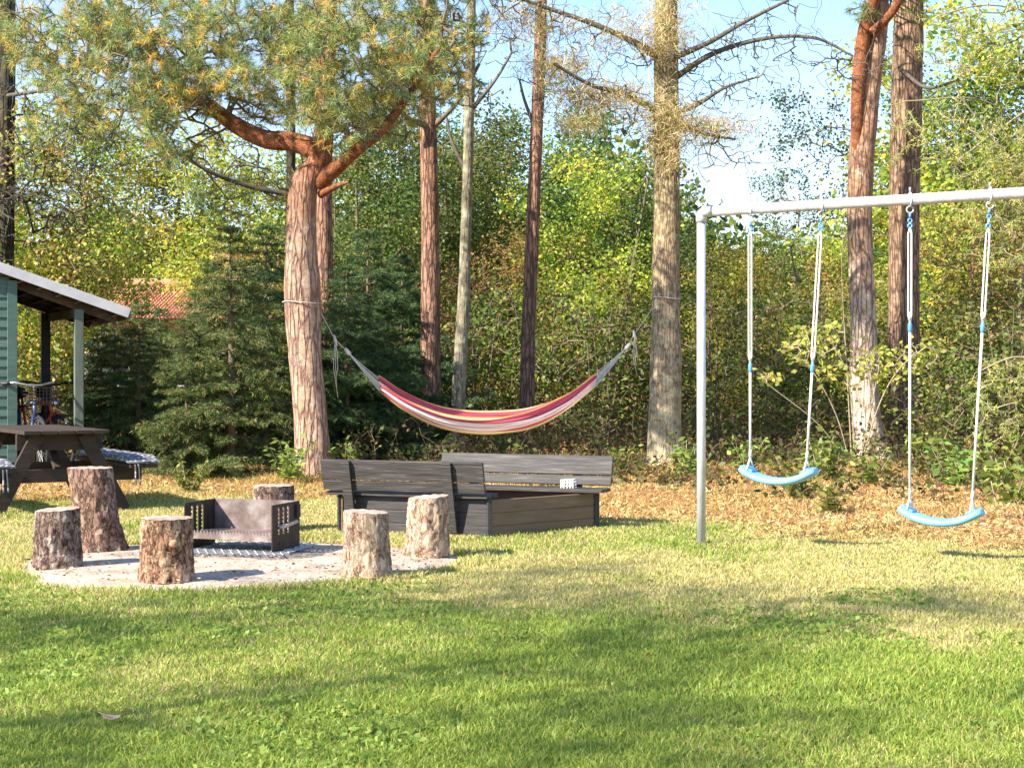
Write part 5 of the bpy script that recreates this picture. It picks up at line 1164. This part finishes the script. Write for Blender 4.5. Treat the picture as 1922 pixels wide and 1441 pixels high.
# ================================================================ hammock
def hammock():
    P0 = W(652, 660, 18.1); P1 = W(1178, 650, 19.3)
    root = thing('hammock', 'striped red, yellow and white hammock slung between the pine and the grey spruce', 'hammock', (float((P0[0] + P1[0]) / 2), float((P0[1] + P1[1]) / 2), 0))
    o = np.array(root.location); ax = P1 - P0; ax[2] = 0; ax /= np.linalg.norm(ax); side = np.array([-ax[1], ax[0], 0])  # away from camera
    xs = [712, 760, 820, 880, 940, 1000, 1060, 1118]; yc = [722, 757, 785, 797, 797, 786, 757, 712]   # centre line of the cloth
    def cpt(px, py): d = np.interp(px, [652, 1178], [18.1, 19.3]); return W(px, py, d)
    nu, nv = 140, 160
    U = np.linspace(0, 1, nu); Vv = np.linspace(-1, 1, nv)
    cp = np.array([list(p) for p in curve_pts([V(cpt(x, y)) for x, y in zip(xs, yc)], 20)])
    L = np.concatenate([[0], np.cumsum(np.linalg.norm(np.diff(cp, axis=0), axis=1))]); C = np.stack([np.interp(U * L[-1], L, cp[:, k]) for k in range(3)], -1)
    env = np.sin(np.pi * U) ** 0.7
    half = 0.03 + 0.20 * env; up = 0.09 + 0.075 * env
    UU, VV = np.meshgrid(U, Vv, indexing='ij')
    # near rim folds over on the right half; far rim stands higher on the left
    farup = up[:, None] * (1 + 0.55 * (0.5 - UU) * 2 * 0.5); nearup = up[:, None] * (0.62 + 0.34 * UU + 0.22 * sstep(0.5, 0.8, UU))
    hgt = np.where(VV > 0, farup, nearup) * np.abs(VV) ** 1.6 * 1.55
    fold = 0.011 * np.sin(VV * 26 + 2.0 * np.sin(UU * 5)) + 0.008 * np.sin(VV * 47 + UU * 9)
    S = half[:, None] * np.sin(VV * 1.45) + fold * 0.8
    Z = -0.10 * (0.75 + 0.25 * env[:, None]) + hgt + fold * 0.6
    P = C[:, None, :] + side[None, None, :] * S[..., None] + np.array([0, 0, 1.0]) * Z[..., None]
    YG, CR, YE, RD, WH, OR_, NV, PK = (0.50, 0.58, 0.22), (0.88, 0.80, 0.56), (0.80, 0.66, 0.28), (0.60, 0.09, 0.15), (0.90, 0.86, 0.80), (0.78, 0.44, 0.18), (0.12, 0.06, 0.22), (0.86, 0.62, 0.58)
    stripes = [(OR_, 1.5), (YE, 1.2), (RD, 4), (NV, 1), (WH, 4), (PK, 2), (WH, 3), (RD, 2.5), (CR, 4), (YE, 1.5), (YG, 2), (CR, 3), (RD, 2), (OR_, 1), (WH, 6), (RD, 3), (PK, 1.5), (WH, 5), (OR_, 1), (RD, 5), (YE, 1)]
    tot = sum(s[1] for s in stripes); edges = np.cumsum([s[1] for s in stripes]) / tot
    ci = np.searchsorted(edges, (Vv + 1) / 2 * 0.9999); colv = np.array([stripes[min(i, len(stripes) - 1)][0] for i in ci])
    colr = np.tile(colv[None], (nu, 1, 1)).reshape(-1, 3)
    I = np.arange(nu * nv).reshape(nu, nv); f = np.stack([I[:-1, :-1], I[1:, :-1], I[1:, 1:], I[:-1, 1:]], -1).reshape(-1, 4)
    npmesh('cloth', P.reshape(-1, 3) - o, f, mat_leaf('hammock_cloth', 0.22, 0, 0), root, colr=colr, smooth=True)
    for end, ring, row in ((0, P0, P[0]), (1, P1, P[-1])):
        mb = MB()
        for k in range(0, nv, 9):
            a = row[k] - o; b = ring - o + np.array([0, 0, 0.0]); m = (a + b) / 2 + np.array([0, 0, -0.008]); mb.tube([a, m, b], 0.0032, 5, cap=False)
        mb.build('fan_cords', M['rope'], root, smooth=True)
        mb = MB(); dr = (ring - row[nv // 2]); dr /= np.linalg.norm(dr); mb.tube([ring - o - dr * 0.05, ring - o - dr * 0.02, ring - o + dr * 0.03, ring - o + dr * 0.05], [0.016, 0.026, 0.022, 0.012], 10); mb.build('knot', M['rope'], root, smooth=True)
    def q(px, py, d): return W(px, py, d) - o
    # ropes: from the knot to the tree, wrapped once round the trunk
    cA = np.array([float(pineA.location.x), DA]); 
    pa = W(566, 568, DA); pf = W(1250, 560, DF)
    def wrap(c, r, z, a0, a1, n=20): return [np.array([c[0] + r * math.cos(a), c[1] + r * math.sin(a), z + 0.01 * math.sin(2 * a)]) - o for a in np.linspace(a0, a1, n)]
    mb = MB(); mb.tube([q(652, 660, 18.1), q(640, 648, 18.0), q(628, 636, 17.98), q(612, 605, 17.95), q(604, 590, 17.9)] + wrap((pa[0], DA), 0.212, float(pa[2]), -0.1, -2 * math.pi + 0.2, 36), 0.005, 6)
    mb.build('rope', M['cord'], root, smooth=True)
    mb = MB(); mb.tube([q(1178, 650, 19.3), q(1190, 628, 19.35), q(1206, 606, 19.4), q(1222, 582, 19.45), q(1234, 572, 19.42)] + wrap((pf[0], DF), 0.182, float(pf[2]) , math.pi + 0.35, math.pi * 3 - 0.3, 36), 0.005, 6)
    mb.build('rope', M['cord'], root, smooth=True)
    for px, py, y1, d in ((629, 638, 745, 17.98), (1191, 630, 705, 19.35)):
        mb = MB()
        for j in range(3):
            mb.tube([q(px, py, d), q(px + j * 3 - 2, py + 25, d - .01), q(px + j * 4 - 3, (py + y1) / 2, d - .01), q(px + 5 - j * 2, y1 - j * 18, d - .01)], 0.0045, 5)
        mb.tube([q(px - 2, py - 10, d), q(px, py, d), q(px + 3, py + 12, d)], [0.008, 0.02, 0.008], 8)
        mb.build('loose_rope_end', M['cord'], root, smooth=True)
hammock()

# ================================================================ swing frame and swings
PB = V((1.345, 11.36, 0)); PBR = V((3.25, 10.15, 0)); U_ = (PBR - PB).normalized(); HB = 2.364
def swing_frame():
    root = thing('swing_set', 'galvanised steel swing frame with one thick top bar and a round upright post', 'swing frame', (PB.x, PB.y, 0))
    end = U_ * 4.6
    mb = MB(); mb.tube([(0, 0, -0.1), (0, 0, 1), (0, 0, HB - 0.07)], 0.0315, 24); mb.build('post', M['galv'], root, smooth=True)
    mb = MB(); mb.tube([end + V((0, 0, -0.1)), end + V((0, 0, 1)), end + V((0, 0, HB - 0.07))], 0.0315, 24); mb.build('post', M['galv'], root, smooth=True)
    mb = MB(); mb.tube([U_ * 0.10 + V((0, 0, HB)), U_ * 2 + V((0, 0, HB)), end - U_ * 0.1 + V((0, 0, HB))], 0.0365, 24); mb.build('top_bar', M['galv'], root, smooth=True)
    for c, s in ((V((0, 0, 0)), 1), (end, -1)):
        mb = MB(); R = 0.042; pts = [c + V((0, 0, HB - 0.075)), c + V((0, 0, HB - R))]
        for k in range(1, 8): a = math.pi / 2 * k / 8; pts.append(c + U_ * s * R * (1 - math.cos(a)) + V((0, 0, HB - R + R * math.sin(a))))
        pts += [c + U_ * s * R + V((0, 0, HB)), c + U_ * s * 0.075 + V((0, 0, HB))]
        mb.tube(pts, 0.0385, 24); mb.build('elbow', M['galv'], root, smooth=True)
swing_frame()
def bar_at(px):
    k = (px - 961) / FPX; t = (k * PB.y - PB.x) / (U_.x - k * U_.y); return PB + U_ * t
def swing(label, pxa, pxb, bxa, bxb, seat_py, adj_py, sh_py):
    a = bar_at(pxa); b = bar_at(pxb); sa = bar_at(bxa); sb = bar_at(bxb); mid = (sa + sb) / 2
    root = thing('swing', label, 'swing', (mid.x, mid.y, 0), 0, 'swings hanging from the steel frame')
    o = V(root.location); up = V((0, 0, 1)); N = V((-U_.y, U_.x, 0))
    def zpx(p, py): return HC - (py - YH) * p.y / FPX
    seat_z = zpx(mid, seat_py)
    half = (sb - sa).length / 2 + 0.045
    # seat: moulded curved board, ends turned up
    n = 40; m = 12; vs = []; th = 0.026; wd = 0.085
    for i in range(n + 1):
        t = -1 + 2 * i / n; x = half * t; z = 0.085 * abs(t) ** 2.2; taper = 1 - 0.35 * max(0, (abs(t) - 0.8) / 0.2) ** 2
        sl = 0.085 * 2.2 * abs(t) ** 1.2 * (1 if t > 0 else -1) / half; tn = V((1, sl)).normalized()
        for k in range(m):
            g = 2 * math.pi * k / m; cx = math.copysign(abs(math.cos(g)) ** 0.6, math.cos(g)) * wd * taper; cz = math.copysign(abs(math.sin(g)) ** 0.7, math.sin(g)) * th
            P = U_ * (x - tn.y * cz) + N * cx + up * (seat_z - 0.0 + z + tn.x * cz); vs.append(P)
    fs = [(i * m + k, (i + 1) * m + k, (i + 1) * m + (k + 1) % m, i * m + (k + 1) % m) for i in range(n) for k in range(m)] + [tuple(range(m - 1, -1, -1))[::-1], tuple(n * m + k for k in range(m))[::-1]]
    mb = MB(); mb.add(vs, fs); seat = mb.build('seat', M['blue'], root, smooth=True)
    for s in (-1, 1):                                # rope blocks on the seat ends
        mb = MB(); x = s * (half - 0.062); z = seat_z + 0.085 * (abs(x) / half) ** 2.2 + 0.030; ang = math.atan(0.085 * 2.2 * (abs(x) / half) ** 1.2 / half) * s
        R = Matrix((U_ * math.cos(ang) + up * math.sin(ang), N, -U_ * math.sin(ang) + up * math.cos(ang))).transposed()
        mb.box(U_ * x + up * z, (0.075, 0.10, 0.022), R); mb.build('seat_end', M['blue_dark'], seat, bevel=0.006)
    for top, low, s in ((a, sa, -1), (b, sb, 1)):
        T = top - o + up * (HB - 0.045); X = U_ * s * (half - 0.062); zl = seat_z + 0.085 * ((half - 0.062) / half) ** 2.2 + 0.03
        Vt = X + up * (zl + 0.085)                   # splice where the rope forks
        def along(py): zz = zpx(top, py); f = (zz - Vt.z) / (T.z - Vt.z); return Vt + (T - Vt) * f
        sh = along(sh_py); ad = along(adj_py); dn = (Vt - T).normalized()
        # hook round the bar
        mb = MB(); mb.tube([T + up * 0.125, T + up * 0.10], 0.007, 8); mb.torus(T + up * 0.045, 0.045, 0.006, 'x', 24, 8); 
        for v in range(len(mb.v)): pass
        mb.torus(T - up * 0.022, 0.022, 0.005, 'y', 18, 8); mb.build('hook', M['galv'], root, smooth=True)
        mb = MB(); c0 = T + dn * 0.045; c1 = sh
        mb.tube([c0 + N * 0.0, c0 + dn * 0.03], 0.008, 8)
        mb.torus(c0 + dn * 0.05, 0.013, 0.0048, 'y', 16, 8); mb.torus(sh + dn * 0.0, 0.013, 0.0060, 'y', 16, 8); mb.build('shackle', M['blue_dark'] if s > 0 else M['blue_dark'], root, smooth=True)
        mb = MB(); mb.tube([c0 + dn * 0.065, sh - dn * 0.012], 0.0065, 8)
        g = U_ * 0.011
        mb.tube([sh + dn * 0.015, sh + dn * 0.05 + g, ad - dn * 0.05 + g, ad], 0.0062, 8); mb.tube([sh + dn * 0.015, sh + dn * 0.05 - g, ad - dn * 0.05 - g, ad], 0.0062, 8)
        mb.tube([ad, Vt], 0.009, 8)
        mb.tube([ad - dn * 0.07, ad - dn * 0.02], [0.011, 0.013], 8)
        mb.tube([Vt - dn * 0.05, Vt], [0.009, 0.012], 8)
        for q in (-1, 1): mb.tube([Vt, Vt - up * 0.03 + N * q * 0.02, X + up * zl + N * q * 0.06], 0.006, 8)
        mb.build('rope', M['rope'], root, smooth=True)
        mb = MB(); mb.tube([ad - dn * 0.005, ad + dn * 0.012, ad + dn * 0.05, ad + dn * 0.062], [0.009, 0.014, 0.014, 0.009], 10); mb.build('rope_adjuster', M['blue_dark'], root, smooth=True)
swing('light blue curved swing seat hanging nearest the steel post', 1408, 1542, 1404, 1519, 903, 682, 430)
swing('light blue curved swing seat hanging lower, farther right from the post', 1708, 1858, 1703, 1830, 980, 606, 424)

# ================================================================ shed with a lean-to for bicycles
def shed():
    TX = V((-4.5, 18.75, 0)); a = V((-0.917, -0.398, 0)).normalized(); b = V((-0.398, 0.917, 0)).normalized()
    root = thing('shed', 'green boarded shed with sloping roof sheltering bicycles at the left edge', 'shed', (TX.x, TX.y, 0))
    def P(t, s, z): return a * t + b * s + V((0, 0, z))
    def rz(t): return 1.90 + 0.345 * t
    R = Matrix((a, -b, V((0, 0, 1)))).transposed()
    # roof slab
    mb = MB(); T0, T1, S0, S1 = 0.0, 5.2, 0.0, 3.4
    vs = [P(t, s, rz(t) + dz) for dz in (0.0, 0.05) for t, s in ((T0, S0), (T1, S0), (T1, S1), (T0, S1))]
    mb.add(vs, [(0, 3, 2, 1), (4, 5, 6, 7), (0, 1, 5, 4), (1, 2, 6, 5), (2, 3, 7, 6), (3, 0, 4, 7)]); rf = mb.build('roof', M['felt'], root)
    mb = MB()
    for k in range(24):
        t = 0.08 + k * 0.215; mb.beam(P(t, 0.04, rz(t) - 0.014), P(t, S1 - 0.04, rz(t) - 0.014), 0.195, 0.02, up=V((0, 0, 1)) - a * -0.345)
    mb.build('soffit_boards', M['roof_wood'], rf)
    mb = MB(); mb.beam(P(-0.01, -0.015, rz(0) + 0.02), P(T1, -0.015, rz(T1) + 0.02), 0.026, 0.115); mb.build('barge_board', M['fascia'], rf, bevel=0.004)
    mb = MB(); mb.beam(P(-0.02, 0.0, rz(0) + 0.0), P(-0.02, S1, rz(0) + 0.0), 0.024, 0.10); mb.build('fascia', M['fascia_dark'], rf, bevel=0.004)
    for s in (0.30, 2.3):
        mb = MB(); mb.beam(P(0.08, s, rz(0.08) - 0.075), P(1.25, s, rz(1.25) - 0.075), 0.05, 0.10); mb.build('rafter', M['roof_wood'], root, bevel=0.003)
    mb = MB(); mb.beam(P(0.55, 0.1, rz(.55) - 0.17), P(0.62, 2.6, rz(.6) - 0.17), 0.06, 0.10); mb.build('beam', M['roof_wood'], root, bevel=0.003)
    mb = MB(); mb.box(P(0.55, 0.13, (rz(.55) - 0.13) / 2), (0.10, 0.10, rz(.55) - 0.13), R); mb.build('post', M['grey_green_wood'], root, bevel=0.004)
    mb = MB(); mb.box(P(0.65, 2.3, (rz(.65) - 0.13) / 2), (0.11, 0.11, rz(.65) - 0.13), R); mb.build('post', M['stain_dark'], root, bevel=0.004)
    # lapped boards
    mb = MB(); k = 0; z = 0.05
    while z < 3.3:
        t0 = max(1.33, (z + 0.10 - 1.90) / 0.345 + 0.1) if z > 2.1 else 1.33
        if t0 < 4.9: mb.beam(P(t0, 0.10, z + 0.06), P(5.0, 0.10, z + 0.06), 0.022, 0.125, up=V((0, 0, 1)) + b * 0.13)
        z += 0.113
    mb.build('wall', M['green_wood'], root)
    mb = MB(); mb.box(P(1.30, 0.09, 1.14), (0.11, 0.055, 2.28), R); mb.build('corner_board', M['green_wood'], root, bevel=0.004)
    mb = MB(); mb.beam(P(1.36, 0.14, 1.1), P(1.36, 3.2, 1.1), 0.03, 2.3); mb.beam(P(1.4, 3.2, 1.35), P(5, 3.2, 1.35), 0.03, 2.7); mb.build('wall', M['green_wood'], root)
    return P
M['fascia_dark'] = mat_noise('grey_fascia', [(0.3, (0.16, 0.16, 0.17)), (0.7, (0.26, 0.26, 0.27))], (4, 4, 4), 0.7, 0.1)
SP = shed(); SO = V((-4.5, 18.75, 0))

def bicycle(label, loc, rz, paint, bar, basket=False):
    root = thing('bicycle', label, 'bicycle', loc, rz, 'bicycles parked under the shed roof'); root.scale = (1.06, 1.06, 1.08)
    R = 0.34
    for x in (0.0, 1.06):
        mb = MB(); mb.torus((x, 0, R), R - 0.02, 0.02, 'y', 44, 10); w = mb.build('wheel', M['black'], root, smooth=True)
        mb = MB(); mb.torus((x, 0, R), R - 0.045, 0.010, 'y', 44, 8); mb.build('rim', M['chrome'], w, smooth=True)
        mb = MB()
        for k in range(28): a = 2 * math.pi * k / 28; mb.tube([(x, 0.02 * (-1) ** k, R), (x + math.cos(a) * (R - .05), 0, R + math.sin(a) * (R - .05))], 0.0013, 4)
        mb.tube([(x, -.04, R), (x, .04, R)], 0.018, 10); mb.build('spokes', M['chrome'], w)
    mb = MB(); bb = (0.45, 0, 0.29); st = (0.30, 0, 0.76); ht = (0.88, 0, 0.82); hb = (0.92, 0, 0.68)
    for p, q, r in ((bb, st, .015), (st, ht, .016), (bb, hb, .019), (ht, hb, .02)): mb.tube([p, q], r, 10)
    for s in (-1, 1):
        mb.tube([(0, s * .05, R), (0.43, s * .03, 0.29)], .009, 8); mb.tube([(0, s * .05, R), st], .008, 8)
        mb.tube([(1.06, s * .05, R), (0.98, s * .05, 0.55), (0.93, s * .03, 0.68)], .011, 8)
    mb.build('frame', paint, root, smooth=True)
    mb = MB(); mb.tube([(0.88, 0, 0.82), (0.855, 0, 0.95), (0.90, 0, 1.0)], .014, 8); mb.tube([(0.74, -.31, 1.02), (0.86, -.20, 1.03), (0.92, -.06, 1.0), (0.92, .06, 1.0), (0.86, .20, 1.03), (0.74, .31, 1.02)], .012, 8); mb.build('handlebar', bar, root, smooth=True)
    mb = MB()
    for s in (-1, 1): mb.tube([(0.70, s * .32, 1.018), (0.82, s * .235, 1.027)], .018, 8)
    mb.build('grip', M['black'], root, smooth=True)
    mb = MB(); mb.tube([(0.30, 0, .76), (0.275, 0, .88)], .013, 8); mb.tube([(0.13, 0, .90), (0.18, 0, .915), (0.26, 0, .91), (0.38, 0, .90), (0.43, 0, .90)], [.05, .075, .06, .025, .015], 12); mb.build('saddle', M['black'], root, smooth=True)
    mb = MB(); mb.torus((0.45, 0.04, .29), .085, .005, 'y', 24, 6); mb.tube([(0.45, .05, .29), (0.53, .06, .15)], .008, 6); mb.tube([(0.45, -.05, .29), (0.37, -.06, .43)], .008, 6)
    mb.box((0.54, .11, .14), (.09, .08, .02)); mb.box((0.36, -.11, .44), (.09, .08, .02)); mb.build('crank', M['chrome'], root)
    if basket:
        mb = MB()
        for k in range(6):
            z = 0.80 + k * 0.035
            mb.tube([(1.0, -.15, z), (1.22, -.15, z), (1.22, .15, z), (1.0, .15, z), (1.0, -.15, z)], .004, 5)
        for k in range(9): mb.tube([(1.22, -.15 + k * .0375, .79), (1.22, -.15 + k * .0375, .98)], .004, 5)
        mb.build('basket', M['black'], root)
    else:
        mb = MB(); mb.tube([(0.99, 0, .80), (1.03, 0, .80)], [.03, .045], 14); mb.build('lamp', M['chrome'], root, smooth=True)
p = SO + SP(1.22, 0.9, 0); bicycle('navy bicycle with wide handlebar beside the green shed wall', (p.x, p.y, 0), -1.0, M['navy_paint'], M['chrome'], True)
p = SO + SP(1.20, 1.35, 0); bicycle('red bicycle under the shed roof behind the near post', (p.x, p.y, 0), -0.75, M['red_paint'], M['black'])
p = SO + SP(0.80, 1.7, 0); bicycle('dark bicycle standing outermost under the roof tip', (p.x, p.y, 0), -1.15, M['black'], M['chrome'])

# ================================================================ picnic table with cushions
def picnic():
    c = at(112, 14.1); u = V((0.52, -0.854, 0)).normalized(); ang = math.atan2(u.y, u.x)  # local x = long axis towards camera
    root = thing('picnic_table', 'dark brown wooden picnic table with attached benches in front of the shed', 'picnic table', (c.x, c.y, 0), ang)
    x0, x1 = -1.45, 0.24
    mb = MB()
    for k in range(5): mb.box(((x0 + x1) / 2, -0.30 + k * 0.15, 0.705), (x1 - x0, 0.142, 0.032))
    mb.build('table_top', M['table_wood'], root, bevel=0.004)
    for s in (-1, 1):
        mb = MB()
        e = 0.2 if s < 0 else 0.0; ny = 0.58 if s < 0 else 0.62
        for k in range(2): mb.box(((x0 + x1 + e) / 2, s * (ny + k * 0.13), 0.395), (x1 + e - x0, 0.122, 0.036))
        mb.build('bench_seat', M['table_wood'], root, bevel=0.004)
    for x in (0.0, -1.25):
        mb = MB(); mb.box((x, 0, 0.615), (0.045, 0.76, 0.145)); mb.build('top_brace', M['table_wood'], root, bevel=0.004)
        mb = MB(); mb.box((x - 0.046, 0, 0.315), (0.045, 1.50, 0.115)); mb.build('seat_beam', M['table_wood'], root, bevel=0.004)
        for s in (-1, 1):
            mb = MB(); mb.beam((x + 0.046, s * 0.20, 0.685), (x + 0.046, s * 0.56, 0.0), 0.045, 0.12, up=(1, 0, 0) if False else (0, 0, 1)); mb.build('leg', M['table_wood'], root, bevel=0.004)
    mb = MB(); mb.beam((-0.04, 0, 0.36), (-0.42, 0, 0.67), 0.07, 0.045); mb.build('diagonal_brace', M['table_wood'], root, bevel=0.003); mb = MB(); mb.beam((-1.2, 0, 0.36), (-0.82, 0, 0.67), 0.07, 0.045); mb.build('diagonal_brace', M['table_wood'], root, bevel=0.003)
    for s, lab in ((1, 'navy and white patterned bench cushion on the far picnic bench beside the spruces'), (-1, 'navy and white patterned bench cushion on the near picnic bench at the left edge')):
        n, m = 60, 16; vs = []; e0 = 0.2 if s < 0 else 0.0; cyy = 0.645 if s < 0 else 0.685
        Lc = x1 + e0 - x0 - 0.02
        for i in range(n + 1):
            x = x0 + 0.03 + Lc * i / n; puff = 0.028 + 0.012 * abs(math.sin(i / n * math.pi * 5)) ; e = min(1, 6 * min(i, n - i) / n + 0.35)
            for k in range(m):
                g = 2 * math.pi * k / m
                vs.append((x, s * cyy + math.copysign(abs(math.cos(g)) ** .5, math.cos(g)) * 0.155, 0.416 + puff * e + math.copysign(abs(math.sin(g)) ** .7, math.sin(g)) * puff * e))
        fs = [(i * m + k, (i + 1) * m + k, (i + 1) * m + (k + 1) % m, i * m + (k + 1) % m) for i in range(n) for k in range(m)] + [tuple(range(m)), tuple(n * m + k for k in range(m - 1, -1, -1))]
        mb = MB(); mb.add(vs, fs); o = mb.build('seat_cushion', M['cushion'], None, smooth=True); o.location = (c.x, c.y, 0); o.rotation_euler = (0, 0, ang)
        tag(o, lab, 'cushion', 'patterned bench cushions')
        mb = MB()
        for j in range(2):
            mb.tube([(x1 + e0 - 0.03, s * 0.60 + j * .03, .42), (x1 + e0 + 0.02, s * 0.60 + j * .03, .40), (x1 + e0 + 0.03, s * 0.60 + j * .04, .22)], .007, 6)
        t = mb.build('tie', M['cushion'], o)
def mat_cushion():
    m, n, l, p = newmat('patterned_cushion'); t = n.new('ShaderNodeTexCoord'); v = n.new('ShaderNodeTexVoronoi'); v.inputs['Scale'].default_value = 26
    l.new(t.outputs['Object'], v.inputs[0]); r = ramp(n, [(0.28, (0.42, 0.42, 0.41)), (0.40, (0.10, 0.105, 0.12))]); l.new(v.outputs[0], r.inputs[0]); l.new(r.outputs[0], p.inputs['Base Color']); p.inputs['Roughness'].default_value = 0.9
    return m
M['cushion'] = mat_cushion()
picnic()

# ================================================================ neighbour's house with red tiled roof
def house():
    d = 31.0; s = FPX / d
    X0 = (150 - 961) / s; X1 = (430 - 961) / s; zr = HC + (700 - 518) / s; ze = HC + (700 - 592) / s
    root = thing('house', 'neighbouring house with red tiled roof showing through the trees at the left', 'house', ((X0 + X1) / 2, d, 0))
    hw = (X1 - X0) / 2; dep = 3.0
    mb = MB(); mb.box((0, dep, ze / 2), (2 * hw - 0.6, 2 * dep - 0.8, ze)); mb.build('wall', M['house_wall'], root)
    ny, nx = 16, 160; L = dep + 0.3
    vs = []; fs = []
    for side in (0, 1):
        n0 = len(vs)
        for i in range(ny * 2 + 1):
            row = i // 2; f = i / (ny * 2); step = 0.03 if i % 2 else 0
            for k in range(nx + 1):
                x = -hw + 2 * hw * k / nx; wv_ = 0.022 * math.cos(k * 1.6)
                y = (-0.3 + f * L) if side == 0 else (2 * dep + 0.3 - f * L); z = ze - 0.1 + f * (zr - ze + 0.1) + wv_ - step + 0.03
                vs.append((x, y, z))
        fs += [(n0 + i * (nx + 1) + k, n0 + i * (nx + 1) + k + 1, n0 + (i + 1) * (nx + 1) + k + 1, n0 + (i + 1) * (nx + 1) + k) for i in range(ny * 2) for k in range(nx)]
    mb = MB(); mb.add(vs, fs); rf = mb.build('roof', M['tile'], root)
    mb = MB(); mb.tube([(-hw, dep, zr + 0.03), (hw, dep, zr + 0.03)], 0.10, 12); mb.build('ridge', M['tile'], rf, smooth=True)
    for x in (-1.0, 0.8):
        mb = MB(); mb.box((x, 0.37, 1.45), (0.9, 0.06, 1.0)); w = mb.build('window', M['white'], root); mb = MB(); mb.box((x, 0.33, 1.45), (0.76, 0.02, 0.86)); mb.build('pane', M['window_glass'], w)
    mb = MB(); mb.box((1.0, dep - 0.6, zr + 0.1), (0.5, 0.5, 1.0)); mb.build('chimney', M['tile'], rf)
house()

# ================================================================ trees standing beside and behind the viewer: they shade the near lawn
SHADE = [(-8.2, 3.2, 0.92, 'sparse', 'tall leafy tree outside the view at the left, nearest the fire pit'), (-6.0, 2.3, 0.72, 'sparse', 'narrow leafy tree outside the view at the left of the viewer'), (-6.4, -0.6, 0.8, 'sparse', 'narrow leafy tree outside the view behind the viewer')]
for i, (x, y, sc, kd, lab) in enumerate(SHADE):
    o = protos[kd] if i == 0 else copy_tree(protos[kd]); o.location = (x, y, 0); o.scale = (sc, sc, 1.12); o.rotation_euler = (0, 0, i * 1.3)
    tag(o, lab, 'tree', 'garden trees outside the view')
# a crown is one part: its twigs and its leaves or needles in one mesh
def arr(me):
    v = np.zeros(len(me.vertices) * 3, np.float32); me.vertices.foreach_get('co', v)
    k = me.polygons[0].loop_total; l = np.zeros(len(me.loops), np.int32); me.loops.foreach_get('vertex_index', l); return v.reshape(-1, 3), l.reshape(-1, k)
def merge(a, b):
    va, fa = arr(a); vb, fb = arr(b); me = bpy.data.meshes.new('crown'); nl = fa.size + fb.size; nf = len(fa) + len(fb)
    me.vertices.add(len(va) + len(vb)); me.vertices.foreach_set('co', np.concatenate([va, vb]).ravel())
    me.loops.add(nl); me.loops.foreach_set('vertex_index', np.concatenate([fa.ravel(), (fb + len(va)).ravel()]).astype(np.int32))
    me.polygons.add(nf); me.polygons.foreach_set('loop_start', np.concatenate([np.arange(len(fa)) * fa.shape[1], fa.size + np.arange(len(fb)) * fb.shape[1]]).astype(np.int32))
    me.polygons.foreach_set('material_index', np.concatenate([np.zeros(len(fa)), np.ones(len(fb))]).astype(np.int32))
    me.update(calc_edges=True); c = np.ones((len(va) + len(vb), 4), np.float32)
    q = np.zeros(len(vb) * 4, np.float32); b.color_attributes['Col'].data.foreach_get('color', q); c[len(va):] = q.reshape(-1, 4)
    me.color_attributes.new('Col', 'FLOAT_COLOR', 'POINT').data.foreach_set('color', c.ravel())
    me.materials.append(a.materials[0]); me.materials.append(b.materials[0]); return me
cache = {}
for root in [o for o in bpy.data.objects if o.type == 'EMPTY']:
    ks = list(root.children); cr = [k for k in ks if k.name.split('.')[0] == 'crown']; br = [k for k in ks if k.name.split('.')[0] in ('branches', 'bare_twigs')]
    if not cr or not br: continue
    for b_ in br:
        key = (b_.data.name, cr[0].data.name)
        if key not in cache: cache[key] = merge2(b_.data, cr[0].data) if len(cr[0].data.materials) > 1 else merge(b_.data, cr[0].data)
        cr[0].data = cache[key]; bpy.data.objects.remove(b_); break
for b_ in [o for o in bpy.data.objects if o.name.split('.')[0] in ('branches', 'bare_twigs')]: b_.name = 'bare_crown'
print('objects', len(bpy.data.objects))
